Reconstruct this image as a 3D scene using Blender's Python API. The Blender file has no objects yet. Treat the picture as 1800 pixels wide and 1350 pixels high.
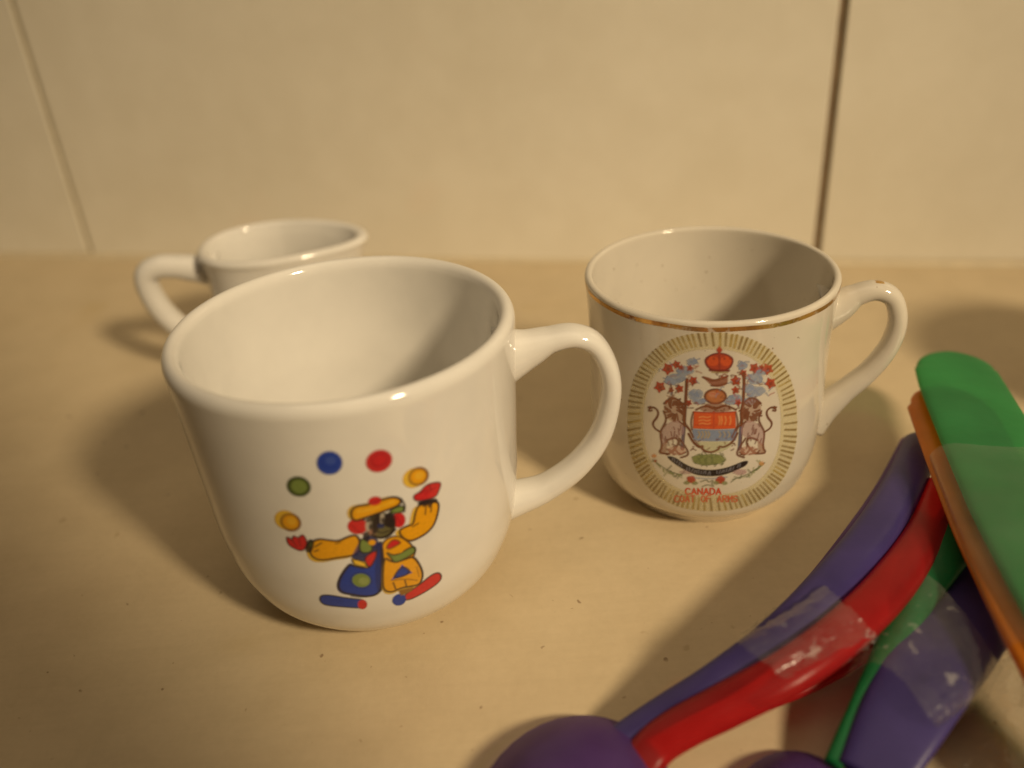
import bpy, bmesh, math, random
import numpy as np
from mathutils import Vector, Matrix

MM = 0.001
sc = bpy.context.scene
col = sc.collection

# ------------------------------------------------------------------ camera
F_PX, PITCH, ROLL, CAM_H = 1561.52216, 0.51686, -0.07307, 0.13845
cam_data = bpy.data.cameras.new('camera')
cam = bpy.data.objects.new('camera', cam_data)
col.objects.link(cam)
cam_data.sensor_width = 36.0
cam_data.lens = F_PX / 1800.0 * 36.0
cam_data.clip_start = 0.005
cam_data.clip_end = 50.0
fwd = Vector((0, math.cos(PITCH), -math.sin(PITCH)))
up0 = Vector((0, math.sin(PITCH), math.cos(PITCH)))
rt0 = Vector((1, 0, 0))
rt = rt0 * math.cos(ROLL) + up0 * math.sin(ROLL)
upv = up0 * math.cos(ROLL) - rt0 * math.sin(ROLL)
M3 = Matrix((rt, upv, -fwd)).transposed()
cam.rotation_euler = M3.to_euler()
cam.location = (0, 0, CAM_H)
cam_data.dof.use_dof = True
cam_data.dof.focus_distance = 0.188
cam_data.dof.aperture_fstop = 7.2
sc.camera = cam

# ------------------------------------------------------------------ light
world = bpy.data.worlds.new('World')
sc.world = world
world.use_nodes = True
bg = world.node_tree.nodes['Background']
bg.inputs[0].default_value = (1.0, 0.72, 0.43, 1)     # dim warm room
bg.inputs[1].default_value = 0.045

lamp = bpy.data.lights.new('room_lamp', 'SPOT')        # one warm bulb, front right, about 36 degrees up
lamp.energy = 62.0
lamp.color = (1.0, 0.79, 0.505)
lamp.shadow_soft_size = 0.085
lamp.spot_size = math.radians(31)
lamp.spot_blend = 1.0
lamp_ob = bpy.data.objects.new('room_lamp', lamp)
col.objects.link(lamp_ob)
lp = Vector((0.65, -0.65, 0.80))
lamp_ob.location = lp
lamp_ob.rotation_euler = (Vector((0.0, 0.25, 0.02)) - lp).to_track_quat('-Z', 'Y').to_euler()

ceil = bpy.data.lights.new('ceiling_glow', 'AREA')       # weak warm light coming back off the ceiling
ceil.energy = 5.0
ceil.color = (1.0, 0.78, 0.52)
ceil.shape = 'SQUARE'
ceil.size = 1.4
ceil_ob = bpy.data.objects.new('ceiling_glow', ceil)
col.objects.link(ceil_ob)
ceil_ob.location = (0.1, 0.15, 1.6)

sc.view_settings.view_transform = 'Standard'
sc.view_settings.look = 'None'
sc.view_settings.exposure = 0.0
sc.view_settings.gamma = 1.0
sc.view_settings.use_curve_mapping = False
sc.render.engine = 'CYCLES'
sc.cycles.max_bounces = 10
sc.cycles.transparent_max_bounces = 24
sc.cycles.use_denoising = True

# ------------------------------------------------------------------ material helpers
def new_mat(name):
    m = bpy.data.materials.new(name)
    m.use_nodes = True
    nt = m.node_tree
    return m, nt, nt.nodes['Principled BSDF'], nt.nodes['Material Output']

def node(nt, kind, **kw):
    n = nt.nodes.new(kind)
    for k, v in kw.items():
        setattr(n, k, v)
    return n

def noise(nt, scale, detail=3.0, rough=0.55, vec=None):
    n = node(nt, 'ShaderNodeTexNoise')
    n.inputs['Scale'].default_value = scale
    n.inputs['Detail'].default_value = detail
    n.inputs['Roughness'].default_value = rough
    if vec is not None:
        nt.links.new(vec, n.inputs['Vector'])
    return n

def ramp(nt, fac, stops):
    r = node(nt, 'ShaderNodeValToRGB')
    els = r.color_ramp.elements
    while len(els) < len(stops):
        els.new(0.5)
    for e, (p, c) in zip(els, stops):
        e.position = p
        e.color = c if len(c) == 4 else (*c, 1)
    nt.links.new(fac, r.inputs[0])
    return r

def mixc(nt, fac, a, b, mode='MIX'):
    m = node(nt, 'ShaderNodeMix', data_type='RGBA', blend_type=mode)
    for sock, v in ((m.inputs[0], fac), (m.inputs[6], a), (m.inputs[7], b)):
        if hasattr(v, 'is_linked'):
            nt.links.new(v, sock)
        elif isinstance(v, (int, float)):
            sock.default_value = v
        else:
            sock.default_value = (*v, 1) if len(v) == 3 else v
    return m.outputs[2]

def bump(nt, height, strength, dist, bsdf):
    b = node(nt, 'ShaderNodeBump')
    b.inputs['Strength'].default_value = strength
    b.inputs['Distance'].default_value = dist
    nt.links.new(height, b.inputs['Height'])
    nt.links.new(b.outputs[0], bsdf.inputs['Normal'])
    return b

def objvec(nt):
    return node(nt, 'ShaderNodeTexCoord').outputs['Object']

def porcelain(name, colour, rough=0.09, speck=0.0, mottled=0.02):
    m, nt, b, o = new_mat(name)
    v = objvec(nt)
    n = noise(nt, 60, 3, 0.6, v)
    dark = tuple(c * (1 - mottled * 3) for c in colour)
    r = ramp(nt, n.outputs[0], [(0.3, dark), (0.62, colour)])
    c = r.outputs[0]
    if speck:
        s = noise(nt, 900, 1, 0.5, v)
        sr = ramp(nt, s.outputs[0], [(0.76, (0, 0, 0)), (0.80, (1, 1, 1))])
        c = mixc(nt, sr.outputs[0], c, (0.32, 0.24, 0.16))
    nt.links.new(c, b.inputs['Base Color'])
    b.inputs['Roughness'].default_value = rough
    b.inputs['IOR'].default_value = 1.5
    b.inputs['Coat Weight'].default_value = 0.25
    b.inputs['Coat Roughness'].default_value = 0.04
    n2 = noise(nt, 140, 2, 0.5, v)
    bump(nt, n2.outputs[0], 0.03, 0.001, b)
    return m

def plastic(name, colour, clear=0.3, rough=0.32, tint=0.66):
    """dyed, slightly see-through moulded plastic"""
    m, nt, b, o = new_mat(name)
    v = objvec(nt)
    n = noise(nt, 90, 3, 0.6, v)
    lo = tuple(c * 0.78 for c in colour)
    r = ramp(nt, n.outputs[0], [(0.32, lo), (0.66, colour)])
    nt.links.new(r.outputs[0], b.inputs['Base Color'])
    b.inputs['Roughness'].default_value = rough
    b.inputs['IOR'].default_value = 1.46
    n2 = noise(nt, 420, 3, 0.6, v)
    bump(nt, n2.outputs[0], 0.10, 0.0006, b)
    tl = node(nt, 'ShaderNodeBsdfTranslucent')
    tl.inputs[0].default_value = (*colour, 1)
    tp = node(nt, 'ShaderNodeBsdfTransparent')
    mx = max(colour)
    tp.inputs[0].default_value = (*[min(1, 0.10 + tint * c / mx) for c in colour], 1)
    m1 = node(nt, 'ShaderNodeMixShader'); m1.inputs[0].default_value = 0.30
    nt.links.new(b.outputs[0], m1.inputs[1]); nt.links.new(tl.outputs[0], m1.inputs[2])
    m2 = node(nt, 'ShaderNodeMixShader'); m2.inputs[0].default_value = clear
    nt.links.new(m1.outputs[0], m2.inputs[1]); nt.links.new(tp.outputs[0], m2.inputs[2])
    nt.links.new(m2.outputs[0], o.inputs[0])
    return m

def film_mat(name, haze=0.07, wrinkle=0.5, speck=4.0, gloss=1.0):
    """clear adhesive tape / wrap"""
    m, nt, b, o = new_mat(name)
    v = objvec(nt)
    n = noise(nt, 130, 3, 0.6, v)
    bp = node(nt, 'ShaderNodeBump')
    bp.inputs['Strength'].default_value = wrinkle
    bp.inputs['Distance'].default_value = 0.002
    nt.links.new(n.outputs[0], bp.inputs['Height'])
    tp = node(nt, 'ShaderNodeBsdfTransparent'); tp.inputs[0].default_value = (0.93, 0.93, 0.92, 1)
    df = node(nt, 'ShaderNodeBsdfDiffuse'); df.inputs[0].default_value = (0.8, 0.78, 0.74, 1)
    gl = node(nt, 'ShaderNodeBsdfGlossy'); gl.inputs['Roughness'].default_value = 0.26
    nt.links.new(bp.outputs[0], gl.inputs['Normal'])
    lw = node(nt, 'ShaderNodeLayerWeight'); lw.inputs[0].default_value = 0.5
    nt.links.new(bp.outputs[0], lw.inputs['Normal'])
    fr = ramp(nt, lw.outputs['Facing'], [(0.0, (0.03 * gloss,) * 3), (0.55, (0.06 * gloss,) * 3), (1.0, (0.55,) * 3)])
    n3 = noise(nt, 45, 4, 0.7, v)
    hz = ramp(nt, n3.outputs[0], [(0.35, (haze * 0.4,) * 3), (0.7, (haze * 1.7,) * 3)])
    n4 = noise(nt, 330, 2, 0.5, v)
    sp = ramp(nt, n4.outputs[0], [(0.64, (0, 0, 0)), (0.72, (haze * speck,) * 3)])
    hzc = mixc(nt, 1.0, hz.outputs[0], sp.outputs[0], 'ADD')
    m1 = node(nt, 'ShaderNodeMixShader')
    nt.links.new(hzc, m1.inputs[0])
    nt.links.new(tp.outputs[0], m1.inputs[1]); nt.links.new(df.outputs[0], m1.inputs[2])
    m2 = node(nt, 'ShaderNodeMixShader')
    nt.links.new(fr.outputs[0], m2.inputs[0])
    nt.links.new(m1.outputs[0], m2.inputs[1]); nt.links.new(gl.outputs[0], m2.inputs[2])
    nt.links.new(m2.outputs[0], o.inputs[0])
    return m

# ------------------------------------------------------------------ object helpers
def link(name, verts, faces, mat, parent=None, smooth=True):
    me = bpy.data.meshes.new(name)
    me.from_pydata([tuple(c * MM for c in v) for v in verts], [], faces)
    bm = bmesh.new(); bm.from_mesh(me)
    bmesh.ops.recalc_face_normals(bm, faces=bm.faces)
    bm.to_mesh(me); bm.free()
    if smooth:
        me.polygons.foreach_set('use_smooth', [True] * len(me.polygons))
    if mat:
        me.materials.append(mat)
    ob = bpy.data.objects.new(name, me)
    col.objects.link(ob)
    if parent:
        ob.parent = parent
    return ob

def empty(name, loc_mm, rotz=0.0):
    e = bpy.data.objects.new(name, None)
    e.empty_display_size = 0.01
    e.location = [c * MM for c in loc_mm]
    e.rotation_euler = (0, 0, rotz)
    col.objects.link(e)
    return e

def tag(o, label=None, cat=None, group=None, kind=None):
    for k, v in (('label', label), ('category', cat), ('group', group), ('kind', kind)):
        if v:
            o[k] = v
    return o

def hermite(zs, rs, n):
    zs = np.array(zs, float); rs = np.array(rs, float)
    m = np.gradient(rs, zs)
    z = np.linspace(zs[0], zs[-1], n)
    i = np.clip(np.searchsorted(zs, z) - 1, 0, len(zs) - 2)
    h = zs[i + 1] - zs[i]; t = (z - zs[i]) / h
    r = ((2*t**3 - 3*t*t + 1) * rs[i] + (t**3 - 2*t*t + t) * h * m[i]
         + (-2*t**3 + 3*t*t) * rs[i + 1] + (t**3 - t*t) * h * m[i + 1])
    return z, r

def catmull(pts, n):
    P = [Vector(p) for p in pts]
    P = [P[0] * 2 - P[1]] + P + [P[-1] * 2 - P[-2]]
    out = []
    segs = len(P) - 3
    for k in range(n + 1):
        s = min(k / n * segs, segs - 1e-6); i = int(s); t = s - i
        a, b, c, d = P[i], P[i+1], P[i+2], P[i+3]
        out.append(0.5 * ((2*b) + (c-a)*t + (2*a-5*b+4*c-d)*t*t + (3*b-a-3*c+d)*t**3))
    return out

def lathe(profile, seg=160, warp=None):
    """profile: (r, z) list running bottom-centre, out, up, over the lip and down inside to the centre"""
    V, Fc = [], []
    n = len(profile)
    for (r, z) in profile:
        for k in range(seg):
            a = 2 * math.pi * k / seg
            p = (r * math.cos(a), r * math.sin(a), z)
            V.append(warp(*p) if warp else p)
    for i in range(n - 1):
        for k in range(seg):
            k2 = (k + 1) % seg
            Fc.append((i*seg + k, i*seg + k2, (i+1)*seg + k2, (i+1)*seg + k))
    Fc.append(tuple(range(seg))[::-1])
    Fc.append(tuple((n-1)*seg + k for k in range(seg)))
    return V, Fc

def sweep(path, widths, thick, side_fn, nseg=20, power=2.4, cap=True, shift=None):
    """sweep a superellipse section along path; widths/thick per point; side_fn(i, tangent) gives the width axis"""
    V, Fc = [], []
    n = len(path)
    for i in range(n):
        t = (path[min(i+1, n-1)] - path[max(i-1, 0)]).normalized()
        s = side_fn(i, t); s = (s - t * s.dot(t)).normalized()
        u = s.cross(t).normalized()
        for k in range(nseg):
            a = 2 * math.pi * k / nseg
            ca, sa = math.cos(a), math.sin(a)
            x = math.copysign(abs(ca) ** (2 / power), ca) * widths[i] / 2
            y = math.copysign(abs(sa) ** (2 / power), sa) * thick[i] / 2
            V.append(path[i] + s * x + u * y)
    for i in range(n - 1):
        for k in range(nseg):
            k2 = (k + 1) % nseg
            Fc.append((i*nseg + k, i*nseg + k2, (i+1)*nseg + k2, (i+1)*nseg + k))
    if cap:
        Fc.append(tuple(range(nseg)))
        Fc.append(tuple((n-1)*nseg + k for k in range(nseg))[::-1])
    return [tuple(v) for v in V], Fc

# ------------------------------------------------------------------ structure: table top and tiled wall
def table_material():
    m, nt, b, o = new_mat('worn_cream_laminate')
    v = objvec(nt)
    base = noise(nt, 9, 4, 0.6, v)
    r1 = ramp(nt, base.outputs[0], [(0.30, (0.585, 0.465, 0.300)), (0.50, (0.635, 0.515, 0.335)), (0.72, (0.665, 0.55, 0.37))])
    mid = noise(nt, 55, 5, 0.65, v)
    r2 = ramp(nt, mid.outputs[0], [(0.32, (0.93, 0.925, 0.91)), (0.6, (1, 1, 1))])
    c = mixc(nt, 1.0, r1.outputs[0], r2.outputs[0], 'MULTIPLY')
    fine = noise(nt, 520, 3, 0.7, v)
    r3 = ramp(nt, fine.outputs[0], [(0.30, (0.95, 0.945, 0.935)), (0.62, (1, 1, 1))])
    c = mixc(nt, 0.8, c, r3.outputs[0], 'MULTIPLY')
    # scattered crumbs / pits
    for scale, thr, amt, tint in ((125, 0.075, 0.7, (0.22, 0.13, 0.07)), (260, 0.07, 0.5, (0.28, 0.16, 0.09)), (60, 0.07, 0.4, (0.36, 0.25, 0.13))):
        wv = noise(nt, 300, 2, 0.5, v)
        va = node(nt, 'ShaderNodeVectorMath', operation='MULTIPLY_ADD')
        nt.links.new(wv.outputs[1], va.inputs[0]); va.inputs[1].default_value = (0.004,) * 3
        nt.links.new(v, va.inputs[2])
        vo = node(nt, 'ShaderNodeTexVoronoi'); vo.inputs['Scale'].default_value = scale
        nt.links.new(va.outputs[0], vo.inputs['Vector'])
        d = ramp(nt, vo.outputs['Distance'], [(thr * 0.6, (1, 1, 1)), (thr, (0, 0, 0))])
        sep = node(nt, 'ShaderNodeSeparateColor'); nt.links.new(vo.outputs['Color'], sep.inputs[0])
        pick = ramp(nt, sep.outputs[0], [(0.36, (0, 0, 0)), (0.5, (1, 1, 1))])
        f = mixc(nt, 1.0, d.outputs[0], pick.outputs[0], 'MULTIPLY')
        f = mixc(nt, 1.0, f, (amt, amt, amt), 'MULTIPLY')
        c = mixc(nt, f, c, tint)
    mp = node(nt, 'ShaderNodeMapping'); mp.inputs['Scale'].default_value = (30, 420, 1); mp.inputs['Rotation'].default_value = (0, 0, 0.12)
    nt.links.new(v, mp.inputs[0])
    gr = noise(nt, 1.0, 5, 0.7, mp.outputs[0])
    r4 = ramp(nt, gr.outputs[0], [(0.34, (0.93, 0.925, 0.91)), (0.58, (1, 1, 1))])
    c = mixc(nt, 0.4, c, r4.outputs[0], 'MULTIPLY')
    # yellowish stains
    st = noise(nt, 26, 2, 0.5, v)
    sr = ramp(nt, st.outputs[0], [(0.66, (0, 0, 0)), (0.78, (0.35, 0.35, 0.35))])
    c = mixc(nt, sr.outputs[0], c, (0.50, 0.37, 0.16))
    nt.links.new(c, b.inputs['Base Color'])
    b.inputs['Roughness'].default_value = 0.48
    b.inputs['Specular IOR Level'].default_value = 0.35
    bump(nt, fine.outputs[0], 0.12, 0.0006, b)
    return m

t_v = [(-900, -500, 0), (900, -500, 0), (900, 700, 0), (-900, 700, 0)]
table = link('tabletop', t_v, [(0, 1, 2, 3)], table_material(), smooth=False)
tag(table, kind='structure')

def tile_material():
    m, nt, b, o = new_mat('cream_glazed_tile')
    v = objvec(nt)
    n1 = noise(nt, 7, 4, 0.6, v)
    r1 = ramp(nt, n1.outputs[0], [(0.30, (0.76, 0.71, 0.59)), (0.68, (0.825, 0.78, 0.67))])
    n2 = noise(nt, 48, 3, 0.6, v)
    r2 = ramp(nt, n2.outputs[0], [(0.40, (0.965, 0.96, 0.95)), (0.62, (1, 1, 1))])
    c = mixc(nt, 1.0, r1.outputs[0], r2.outputs[0], 'MULTIPLY')
    n3 = noise(nt, 20, 2, 0.5, v)
    sr = ramp(nt, n3.outputs[0], [(0.66, (0, 0, 0)), (0.74, (0.5, 0.5, 0.5))])
    c = mixc(nt, sr.outputs[0], c, (0.80, 0.72, 0.60))
    nt.links.new(c, b.inputs['Base Color'])
    b.inputs['Roughness'].default_value = 0.30
    nb = noise(nt, 30, 3, 0.5, v)
    bump(nt, nb.outputs[0], 0.15, 0.002, b)
    return m

def flat_material(name, colour, rough=0.8, vary=0.15, scale=150):
    m, nt, b, o = new_mat(name)
    n = noise(nt, scale, 4, 0.6, objvec(nt))
    r = ramp(nt, n.outputs[0], [(0.3, tuple(c * (1 - vary) for c in colour)), (0.7, tuple(min(1, c * (1 + vary)) for c in colour))])
    nt.links.new(r.outputs[0], b.inputs['Base Color'])
    b.inputs['Roughness'].default_value = rough
    bump(nt, n.outputs[0], 0.3, 0.0008, b)
    return m

def rounded_box(x0, x1, y0, y1, z0, z1, bev, name, mat, parent):
    bm = bmesh.new()
    bmesh.ops.create_cube(bm, size=1)
    for v in bm.verts:
        v.co = Vector(((x0 + x1) / 2 + v.co.x * (x1 - x0), (y0 + y1) / 2 + v.co.y * (y1 - y0), (z0 + z1) / 2 + v.co.z * (z1 - z0))) * MM
    if bev:
        bmesh.ops.bevel(bm, geom=bm.edges[:], offset=bev * MM, segments=3, affect='EDGES', profile=0.5)
    me = bpy.data.meshes.new(name); bm.to_mesh(me); bm.free()
    me.materials.append(mat)
    ob = bpy.data.objects.new(name, me); col.objects.link(ob)
    ob.parent = parent
    return ob

# wall-local frame: x along the wall, y into the wall, origin at the foot of the left joint
wall_ang = math.atan2(320.8 - 389.2, 121.7 + 187.5)
J2 = math.hypot(320.8 - 389.2, 121.7 + 187.5)
wall = link('wall', [(-420, 5, -1), (900, 5, -1), (900, 5, 620), (-420, 5, 620), (-420, 30, -1), (900, 30, -1), (900, 30, 620), (-420, 30, 620)],
            [(0, 1, 2, 3), (5, 4, 7, 6), (0, 3, 7, 4), (1, 5, 6, 2), (3, 2, 6, 7), (0, 4, 5, 1)], flat_material('backing_board', (0.30, 0.23, 0.15)), smooth=False)
wall.location = (-187.5 * MM, 389.2 * MM, 0)
wall.rotation_euler = (0, 0, wall_ang)
tag(wall, kind='structure')
tm = tile_material()
for k, (a, b_, dy) in enumerate(((-400, -1.15, 0.1), (1.15, J2 - 1.6, 0.0), (J2 + 1.5, J2 + 420, 0.4))):
    rounded_box(a, b_, dy, 5.2, 0.15, 600, 0.6, 'tile', tm, wall)
rounded_box(-1.3, 1.3, 0.9, 5.3, 0.1, 600, 0, 'grout', flat_material('pale_grout', (0.42, 0.36, 0.24)), wall)
rounded_box(J2 - 2.2, J2 + 2.0, 2.4, 5.3, 0.1, 600, 0, 'grout', flat_material('dirty_grout', (0.26, 0.19, 0.12)), wall)

# soft caulk bead along the foot of the wall
V, Fc = [], []
for x in np.linspace(-400, 800, 90):
    wv = 0.25 * math.sin(x * 0.05) + 0.2 * math.sin(x * 0.021 + 1)
    for k in range(7):
        a = math.pi / 2 * k / 6
        V.append((x, -2.2 - wv + (2.2 + wv) * math.sin(a) + 0.1, (2.4 + wv) * (1 - math.cos(a)) + 0.05))
for i in range(89):
    for k in range(6):
        q = i * 7 + k
        Fc.append((q, q + 1, q + 8, q + 7))
link('caulk_bead', V, Fc, flat_material('cream_caulk', (0.62, 0.53, 0.37), 0.6, 0.06), wall)

# ------------------------------------------------------------------ printed decals
INK = {
 'k': (0.030, 0.020, 0.018), 'fk': (0.055, 0.045, 0.022), 'ol': (0.17, 0.15, 0.06), 'w': (0.50, 0.44, 0.36),
 'r': (0.60, 0.030, 0.028), 'rd': (0.33, 0.014, 0.018), 'y': (0.80, 0.37, 0.010), 'yl': (0.86, 0.54, 0.05), 'br': (0.30, 0.14, 0.02),
 'b': (0.022, 0.055, 0.36), 'bl': (0.035, 0.075, 0.40), 'bm': (0.06, 0.11, 0.42), 'bd': (0.018, 0.028, 0.13),
 'g': (0.20, 0.27, 0.065), 'gd': (0.085, 0.115, 0.03), 'gl': (0.32, 0.38, 0.13),
 'wash': (0.78, 0.68, 0.36), 'gb': (0.25, 0.155, 0.04), 'gy': (0.47, 0.33, 0.085),
 'lb': (0.36, 0.42, 0.56), 'lbd': (0.24, 0.30, 0.47), 'cr': (0.47, 0.075, 0.035), 'crd': (0.22, 0.045, 0.03),
 'or': (0.70, 0.12, 0.035), 'oy': (0.80, 0.36, 0.12), 'bn': (0.20, 0.075, 0.035), 'nb': (0.14, 0.16, 0.26), 'rb': (0.36, 0.13, 0.07),
 'hl': (0.52, 0.20, 0.08), 'pk': (0.66, 0.34, 0.24), 'sb': (0.27, 0.34, 0.52), 'pg': (0.66, 0.66, 0.42), 'ln': (0.47, 0.25, 0.16), 'lp': (0.55, 0.34, 0.35),
 'gr': (0.27, 0.30, 0.11), 'grd': (0.15, 0.17, 0.07), 'grl': (0.38, 0.42, 0.20), 'rw': (0.45, 0.45, 0.55), 'tx': (0.66, 0.085, 0.03),
}

def seg_dist(X, Y, pts):
    d = np.full(X.shape, 1e9)
    for (ax, ay), (bx, by) in zip(pts[:-1], pts[1:]):
        vx, vy = bx - ax, by - ay
        L = vx * vx + vy * vy + 1e-12
        t = np.clip(((X - ax) * vx + (Y - ay) * vy) / L, 0, 1)
        d = np.minimum(d, np.hypot(X - ax - t * vx, Y - ay - t * vy))
    return d

def inside(X, Y, pts):
    r = np.zeros(X.shape, bool)
    n = len(pts)
    for i in range(n):
        ax, ay = pts[i]; bx, by = pts[(i + 1) % n]
        if ay == by:
            continue
        c = ((ay > Y) != (by > Y)) & (X < (bx - ax) * (Y - ay) / (by - ay) + ax)
        r ^= c
    return r

def round_off(pts, fill):
    """soften hand-drawn corners (Chaikin)"""
    closed = fill or (len(pts) > 3 and pts[0] == pts[-1])
    if len(pts) > 20 or len(pts) < 3 or (fill and len(pts) < 5):
        return pts
    p = [Vector(v) for v in (pts if fill or not closed else pts[:-1])]
    for _ in range(2):
        o = [] if closed else [p[0]]
        for i in range(len(p) if closed else len(p) - 1):
            a, b = p[i], p[(i + 1) % len(p)]
            o += [a.lerp(b, 0.25), a.lerp(b, 0.75)]
        if not closed:
            o.append(p[-1])
        p = o
    p = [tuple(v) for v in p]
    return p if fill or not closed else p + [p[0]]

def paint_print(text, step, soft):
    """rasterise the print (mm along the wall, mm up) to a colour + coverage grid"""
    shapes = []
    for line in text.strip().splitlines():
        q = line.split()
        pts = [tuple(map(float, s.split(','))) for s in q[4:]]
        shapes.append((q[0], q[1], float(q[2]), float(q[3]), pts if q[1] == 'tx' else round_off(pts, q[0] == 'F')))
    xs = [p[0] for s in shapes for p in s[4]]; ys = [p[1] for s in shapes for p in s[4]]
    x0, x1, y0, y1 = min(xs) - 1, max(xs) + 1, min(ys) - 1, max(ys) + 1
    gx = np.arange(x0, x1, step); gy = np.arange(y0, y1, step)
    X, Y = np.meshgrid(gx, gy)
    C = np.zeros(X.shape + (3,)); A = np.zeros(X.shape)
    for kind, c, alpha, w, pts in shapes:
        px = [p[0] for p in pts]; py = [p[1] for p in pts]
        pad = w / 2 + soft + step
        i0 = max(int((min(px) - pad - x0) / step), 0); i1 = min(int((max(px) + pad - x0) / step) + 2, len(gx))
        j0 = max(int((min(py) - pad - y0) / step), 0); j1 = min(int((max(py) + pad - y0) / step) + 2, len(gy))
        sx, sy = X[j0:j1, i0:i1], Y[j0:j1, i0:i1]
        if kind == 'F':
            d = seg_dist(sx, sy, pts + [pts[0]])
            d = np.where(inside(sx, sy, pts), -d, d)
        else:
            d = seg_dist(sx, sy, pts) - w / 2
        cov = np.clip(0.5 - d / (soft * 0.55 if c == 'tx' else soft), 0, 1) * alpha
        ink = np.array(INK[c])
        a0 = A[j0:j1, i0:i1]
        a1 = cov + a0 * (1 - cov)
        cc = C[j0:j1, i0:i1]
        safe = np.maximum(a1, 1e-6)
        cc[:] = (ink * cov[..., None] + cc * (a0 * (1 - cov))[..., None]) / safe[..., None]
        A[j0:j1, i0:i1] = a1
    return gx, gy, C, A

def print_material():
    m, nt, b, o = new_mat('fired_print_ink')
    at = node(nt, 'ShaderNodeVertexColor'); at.layer_name = 'ink'
    v = objvec(nt)
    n = noise(nt, 1500, 2, 0.6, v)
    r = ramp(nt, n.outputs[0], [(0.3, (0.90, 0.90, 0.90)), (0.62, (1, 1, 1))])
    c = mixc(nt, 1.0, at.outputs[0], r.outputs[0], 'MULTIPLY')
    nt.links.new(c, b.inputs['Base Color'])
    b.inputs['Roughness'].default_value = 0.16
    tp = node(nt, 'ShaderNodeBsdfTransparent')
    mx = node(nt, 'ShaderNodeMixShader')
    nt.links.new(at.outputs[1], mx.inputs[0])
    nt.links.new(tp.outputs[0], mx.inputs[1]); nt.links.new(b.outputs[0], mx.inputs[2])
    nt.links.new(mx.outputs[0], o.inputs[0])
    return m

print_mat = print_material()

def make_print(name, text, theta0, R_ref, zr, step, soft, parent, lift=0.05):
    gx, gy, C, A = paint_print(text, step, soft)
    ny, nx = A.shape
    rad = np.interp(gy, zr[0], zr[1]) + lift
    th = theta0 + gx / R_ref
    V = np.stack([np.outer(rad, np.cos(th)), np.outer(rad, np.sin(th)), np.repeat(gy[:, None], nx, 1)], -1).reshape(-1, 3) * MM
    idx = np.arange(nx * ny).reshape(ny, nx)
    keep = np.maximum.reduce([A[:-1, :-1], A[1:, :-1], A[:-1, 1:], A[1:, 1:]]) > 0.004
    q = np.stack([idx[:-1, :-1], idx[:-1, 1:], idx[1:, 1:], idx[1:, :-1]], -1)[keep]
    used = np.unique(q); remap = np.full(nx * ny, -1); remap[used] = np.arange(len(used))
    q = remap[q]
    me = bpy.data.meshes.new(name)
    me.from_pydata(V[used].tolist(), [], q.tolist())
    me.polygons.foreach_set('use_smooth', [True] * len(me.polygons))
    ca = me.color_attributes.new('ink', 'FLOAT_COLOR', 'POINT')
    dat = np.concatenate([C.reshape(-1, 3)[used], A.reshape(-1, 1)[used]], 1).astype(np.float32)
    ca.data.foreach_set('color', dat.ravel())
    me.materials.append(print_mat)
    ob = bpy.data.objects.new(name, me); col.objects.link(ob); ob.parent = parent
    return ob

# ------------------------------------------------------------------ mugs
ZK = np.array([0, .04, .1, .2, .35, .55, .8, 1.])
white_glaze = porcelain('white_glaze', (0.80, 0.775, 0.725), 0.08, speck=0.0)
ivory_glaze = porcelain('ivory_glaze', (0.69, 0.635, 0.54), 0.10, speck=1.0)
grey_inside = porcelain('unglazed_foot', (0.60, 0.54, 0.44), 0.6)

def mug_profile(H, radii, wall_t, lip_k=1.0, lip_seg=11, floor=4.0):
    z, r = hermite(ZK * H, radii, 90)
    lip_h = wall_t * 0.5 * lip_k
    top = H - lip_h
    prof = [(radii[0] * 0.86, 0.9), (radii[0] * 0.90, 0.0)]
    sel = z < top - 0.2
    prof += [(a, b) for a, b in zip(r[sel], z[sel])]
    rt_ = float(np.interp(top, z, r))
    for k in range(lip_seg + 1):
        a = math.pi * k / lip_seg
        prof.append((rt_ - wall_t / 2 + wall_t / 2 * math.cos(a), top + lip_h * math.sin(a)))
    zi = np.linspace(top - 1.0, floor + 0.2, 60)
    for b in zi:
        rr = float(np.interp(b, z, r)) - wall_t + 0.35 * math.sin(math.pi * min(1.0, (top - b) / 22.0)) 
        k = max(0.0, 1 - (b - floor) / 10.0)
        rr -= 5.5 * k ** 2.4
        prof.append((rr, b))
    rl = prof[-1][0]
    for k in range(1, 8):
        prof.append((rl * (1 - k / 8.0), floor - 0.0 + 0.2 * (1 - k / 8.0)))
    return prof, (z, r)

def mug_handle(ctrl, widths, thicks, az, mat, parent, n=70):
    """ctrl: (s, z) centre line in the radial plane; width is across the plane"""
    path2 = catmull([(s, 0, z) for s, z in ctrl], n)
    wi = np.interp(np.linspace(0, 1, n + 1), np.linspace(0, 1, len(widths)), widths)
    ti = np.interp(np.linspace(0, 1, n + 1), np.linspace(0, 1, len(thicks)), thicks)
    V, Fc = sweep(path2, wi, ti, lambda i, t: Vector((0, 1, 0)), nseg=28, power=2.25)
    ob = link('handle', V, Fc, mat, parent)
    ob.rotation_euler = (0, 0, az)
    return ob

H1, H2 = 63.31043, 57.84027
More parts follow.
